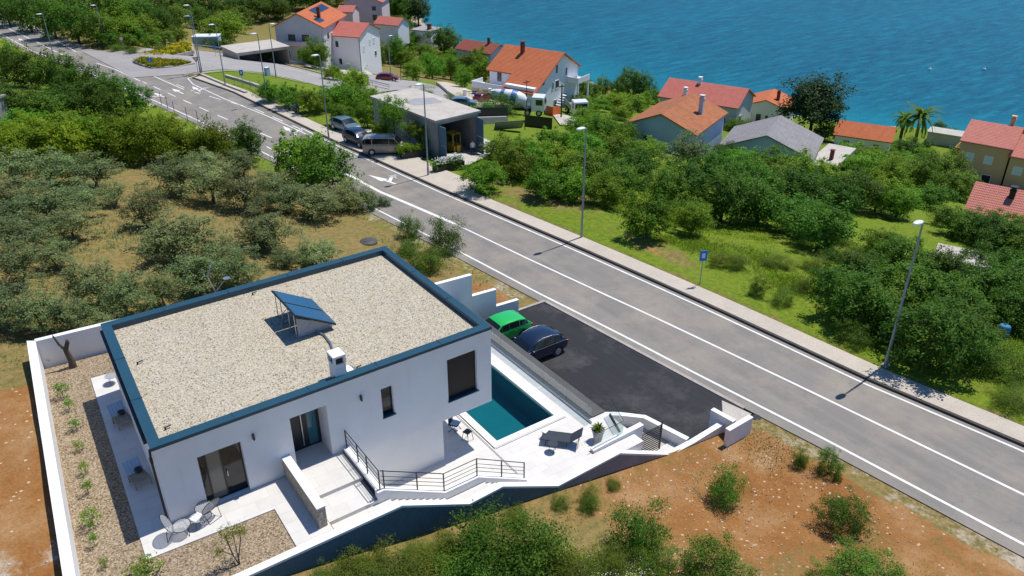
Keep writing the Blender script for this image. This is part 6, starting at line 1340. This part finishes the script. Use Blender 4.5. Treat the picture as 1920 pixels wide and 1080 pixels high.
def bits(name, pts, s0, s1, m, seed, label, cat):
    r = np.random.default_rng(seed); k = MB(); 
    for p in pts:
        s = r.uniform(s0,s1); a = r.uniform(0,6.28); c_, s_ = math.cos(a)*s, math.sin(a)*s; h = s*r.uniform(.15,.4)
        k.add([(p[0]-c_,p[1]-s_,p[2]-.02),(p[0]+s_*.8,p[1]-c_*.8,p[2]-.02),(p[0]+c_,p[1]+s_,p[2]-.02),(p[0]-s_*.8,p[1]+c_*.8,p[2]-.02),(p[0]+r.uniform(-.3,.3)*s,p[1]+r.uniform(-.3,.3)*s,p[2]+h)], [(0,1,4),(1,2,4),(2,3,4),(3,0,4)])
    o = k.build(name, m); o['kind'] = 'stuff'; tag(o, label, cat)
r = np.random.default_rng(77); stone_m = mottled('field_stone', (.60,.50,.38), (.46,.35,.24), 2, .9)
x = r.uniform(15,30,1300); y = -4.9-r.uniform(0,1,1300)**1.5*10; ok = (x < xe(y)-1.6); x, y = x[ok], y[ok]
z = terr(x,y)
bits('stones', np.stack([x,y,z+.02],1), .012, .055, stone_m, 78, 'pale stones strewn on the red soil plot', 'stones')
fp = clumped(9000, lambda r_, n_: np.stack([r_.uniform(-12,-4.1,n_), r_.uniform(-8,22,n_)],1), 45, lambda p,f: (f > 1.0) & (p[:,0] < -3.95)); o = scatter_blades('weeds', fp, 'weeds', .09, .2, 0, 46); tag(o, 'green weed tufts on the brown field beside the boundary wall', 'weeds')
x = r.uniform(-9,-3.9,420); y = r.uniform(-4,16,420); bits('stones', np.stack([x,y,terr(x,y)+.02],1), .02, .07, stone_m, 79, 'pale stones on the brown field beside the boundary wall', 'stones')
fx = r.normal(13.0,1.9,700); fy = r.normal(-9.8,.8,700); fz = terr(fx,fy)+r.uniform(.25,.5,700)
k = MB()
for a, b2, c in zip(fx,fy,fz): k.add([(a-.02,b2,c),(a,b2-.02,c+.01),(a+.02,b2,c),(a,b2+.02,c+.015)], [(0,1,2,3)])
o = k.build('wild_flowers', white_paint); o['kind'] = 'stuff'; tag(o, 'small white wild flowers among the front bushes', 'flowers')
p = G(1878,632); o = empty('barrel', p, 0, 'blue plastic barrel among the trees at the right edge', 'barrel'); k = MB(); k.lathe([(.34,0),(.38,.15),(.38,.75),(.34,.9)], n=16); k.build('drum', plain('blue_plastic', (.015,.13,.30), .5), o); k = MB(); k.lathe([(.31,.9),(.29,.94)], n=16); k.build('lid', plain('blue_lid', (.02,.16,.36), .5), o)
for (u, v), lb in (((1743,131),'small white buoy floating on the open sea, left one of two'),((1845,131),'small white buoy floating on the open sea, right one of two')):
    p = Zp(u, v, SEA); b = MB(); b.lathe([(.1,-.3),(.5,0),(.45,.4),(.12,.6),(.06,1.0)], n=12); o = b.build('buoy', white_paint, None, loc=p); tag(o, lb, 'buoy', 'white buoys on the sea')
p = G(955,246); o = empty('lawn_goal', p, math.radians(-20), 'low dark metal frame standing on the lawn beside the garage', 'goal'); k = MB()
k.path([(-2.2,0,0),(-2.0,-.5,1.5),(2.0,-.5,1.5),(2.2,0,0)], .05, 6); k.path([(-2.0,-.5,1.5),(-1.9,.8,.1),(1.9,.8,.1),(2.0,-.5,1.5)], .05, 6); k.build('frame', dark_metal, o); k = MB(); k.add([(-1.95,-.48,1.48),(1.95,-.48,1.48),(1.85,.78,.13),(-1.85,.78,.13)], [(0,1,2,3)]); k.build('net', cord_m, o)
p = G(895,184); o = empty('driveway_gate', p, math.radians(-28), 'white-posted iron gate on the driveway of the large white house', 'gate')
for x in (-2.2,2.2): k = MB(); k.box(x-.25,-.25,-.4,x+.25,.25,1.6); k.build('post', plaster, o)
k = MB(); k.box(-1.9,-.04,.25,1.9,.04,.33); k.box(-1.9,-.04,1.15,1.9,.04,1.23)
for i in range(15): k.box(-1.85+i*.26,-.03,.2,-1.81+i*.26,.03,1.3)
k.build('gate_leaf', dark_metal, o)
bpy.context.view_layer.update()
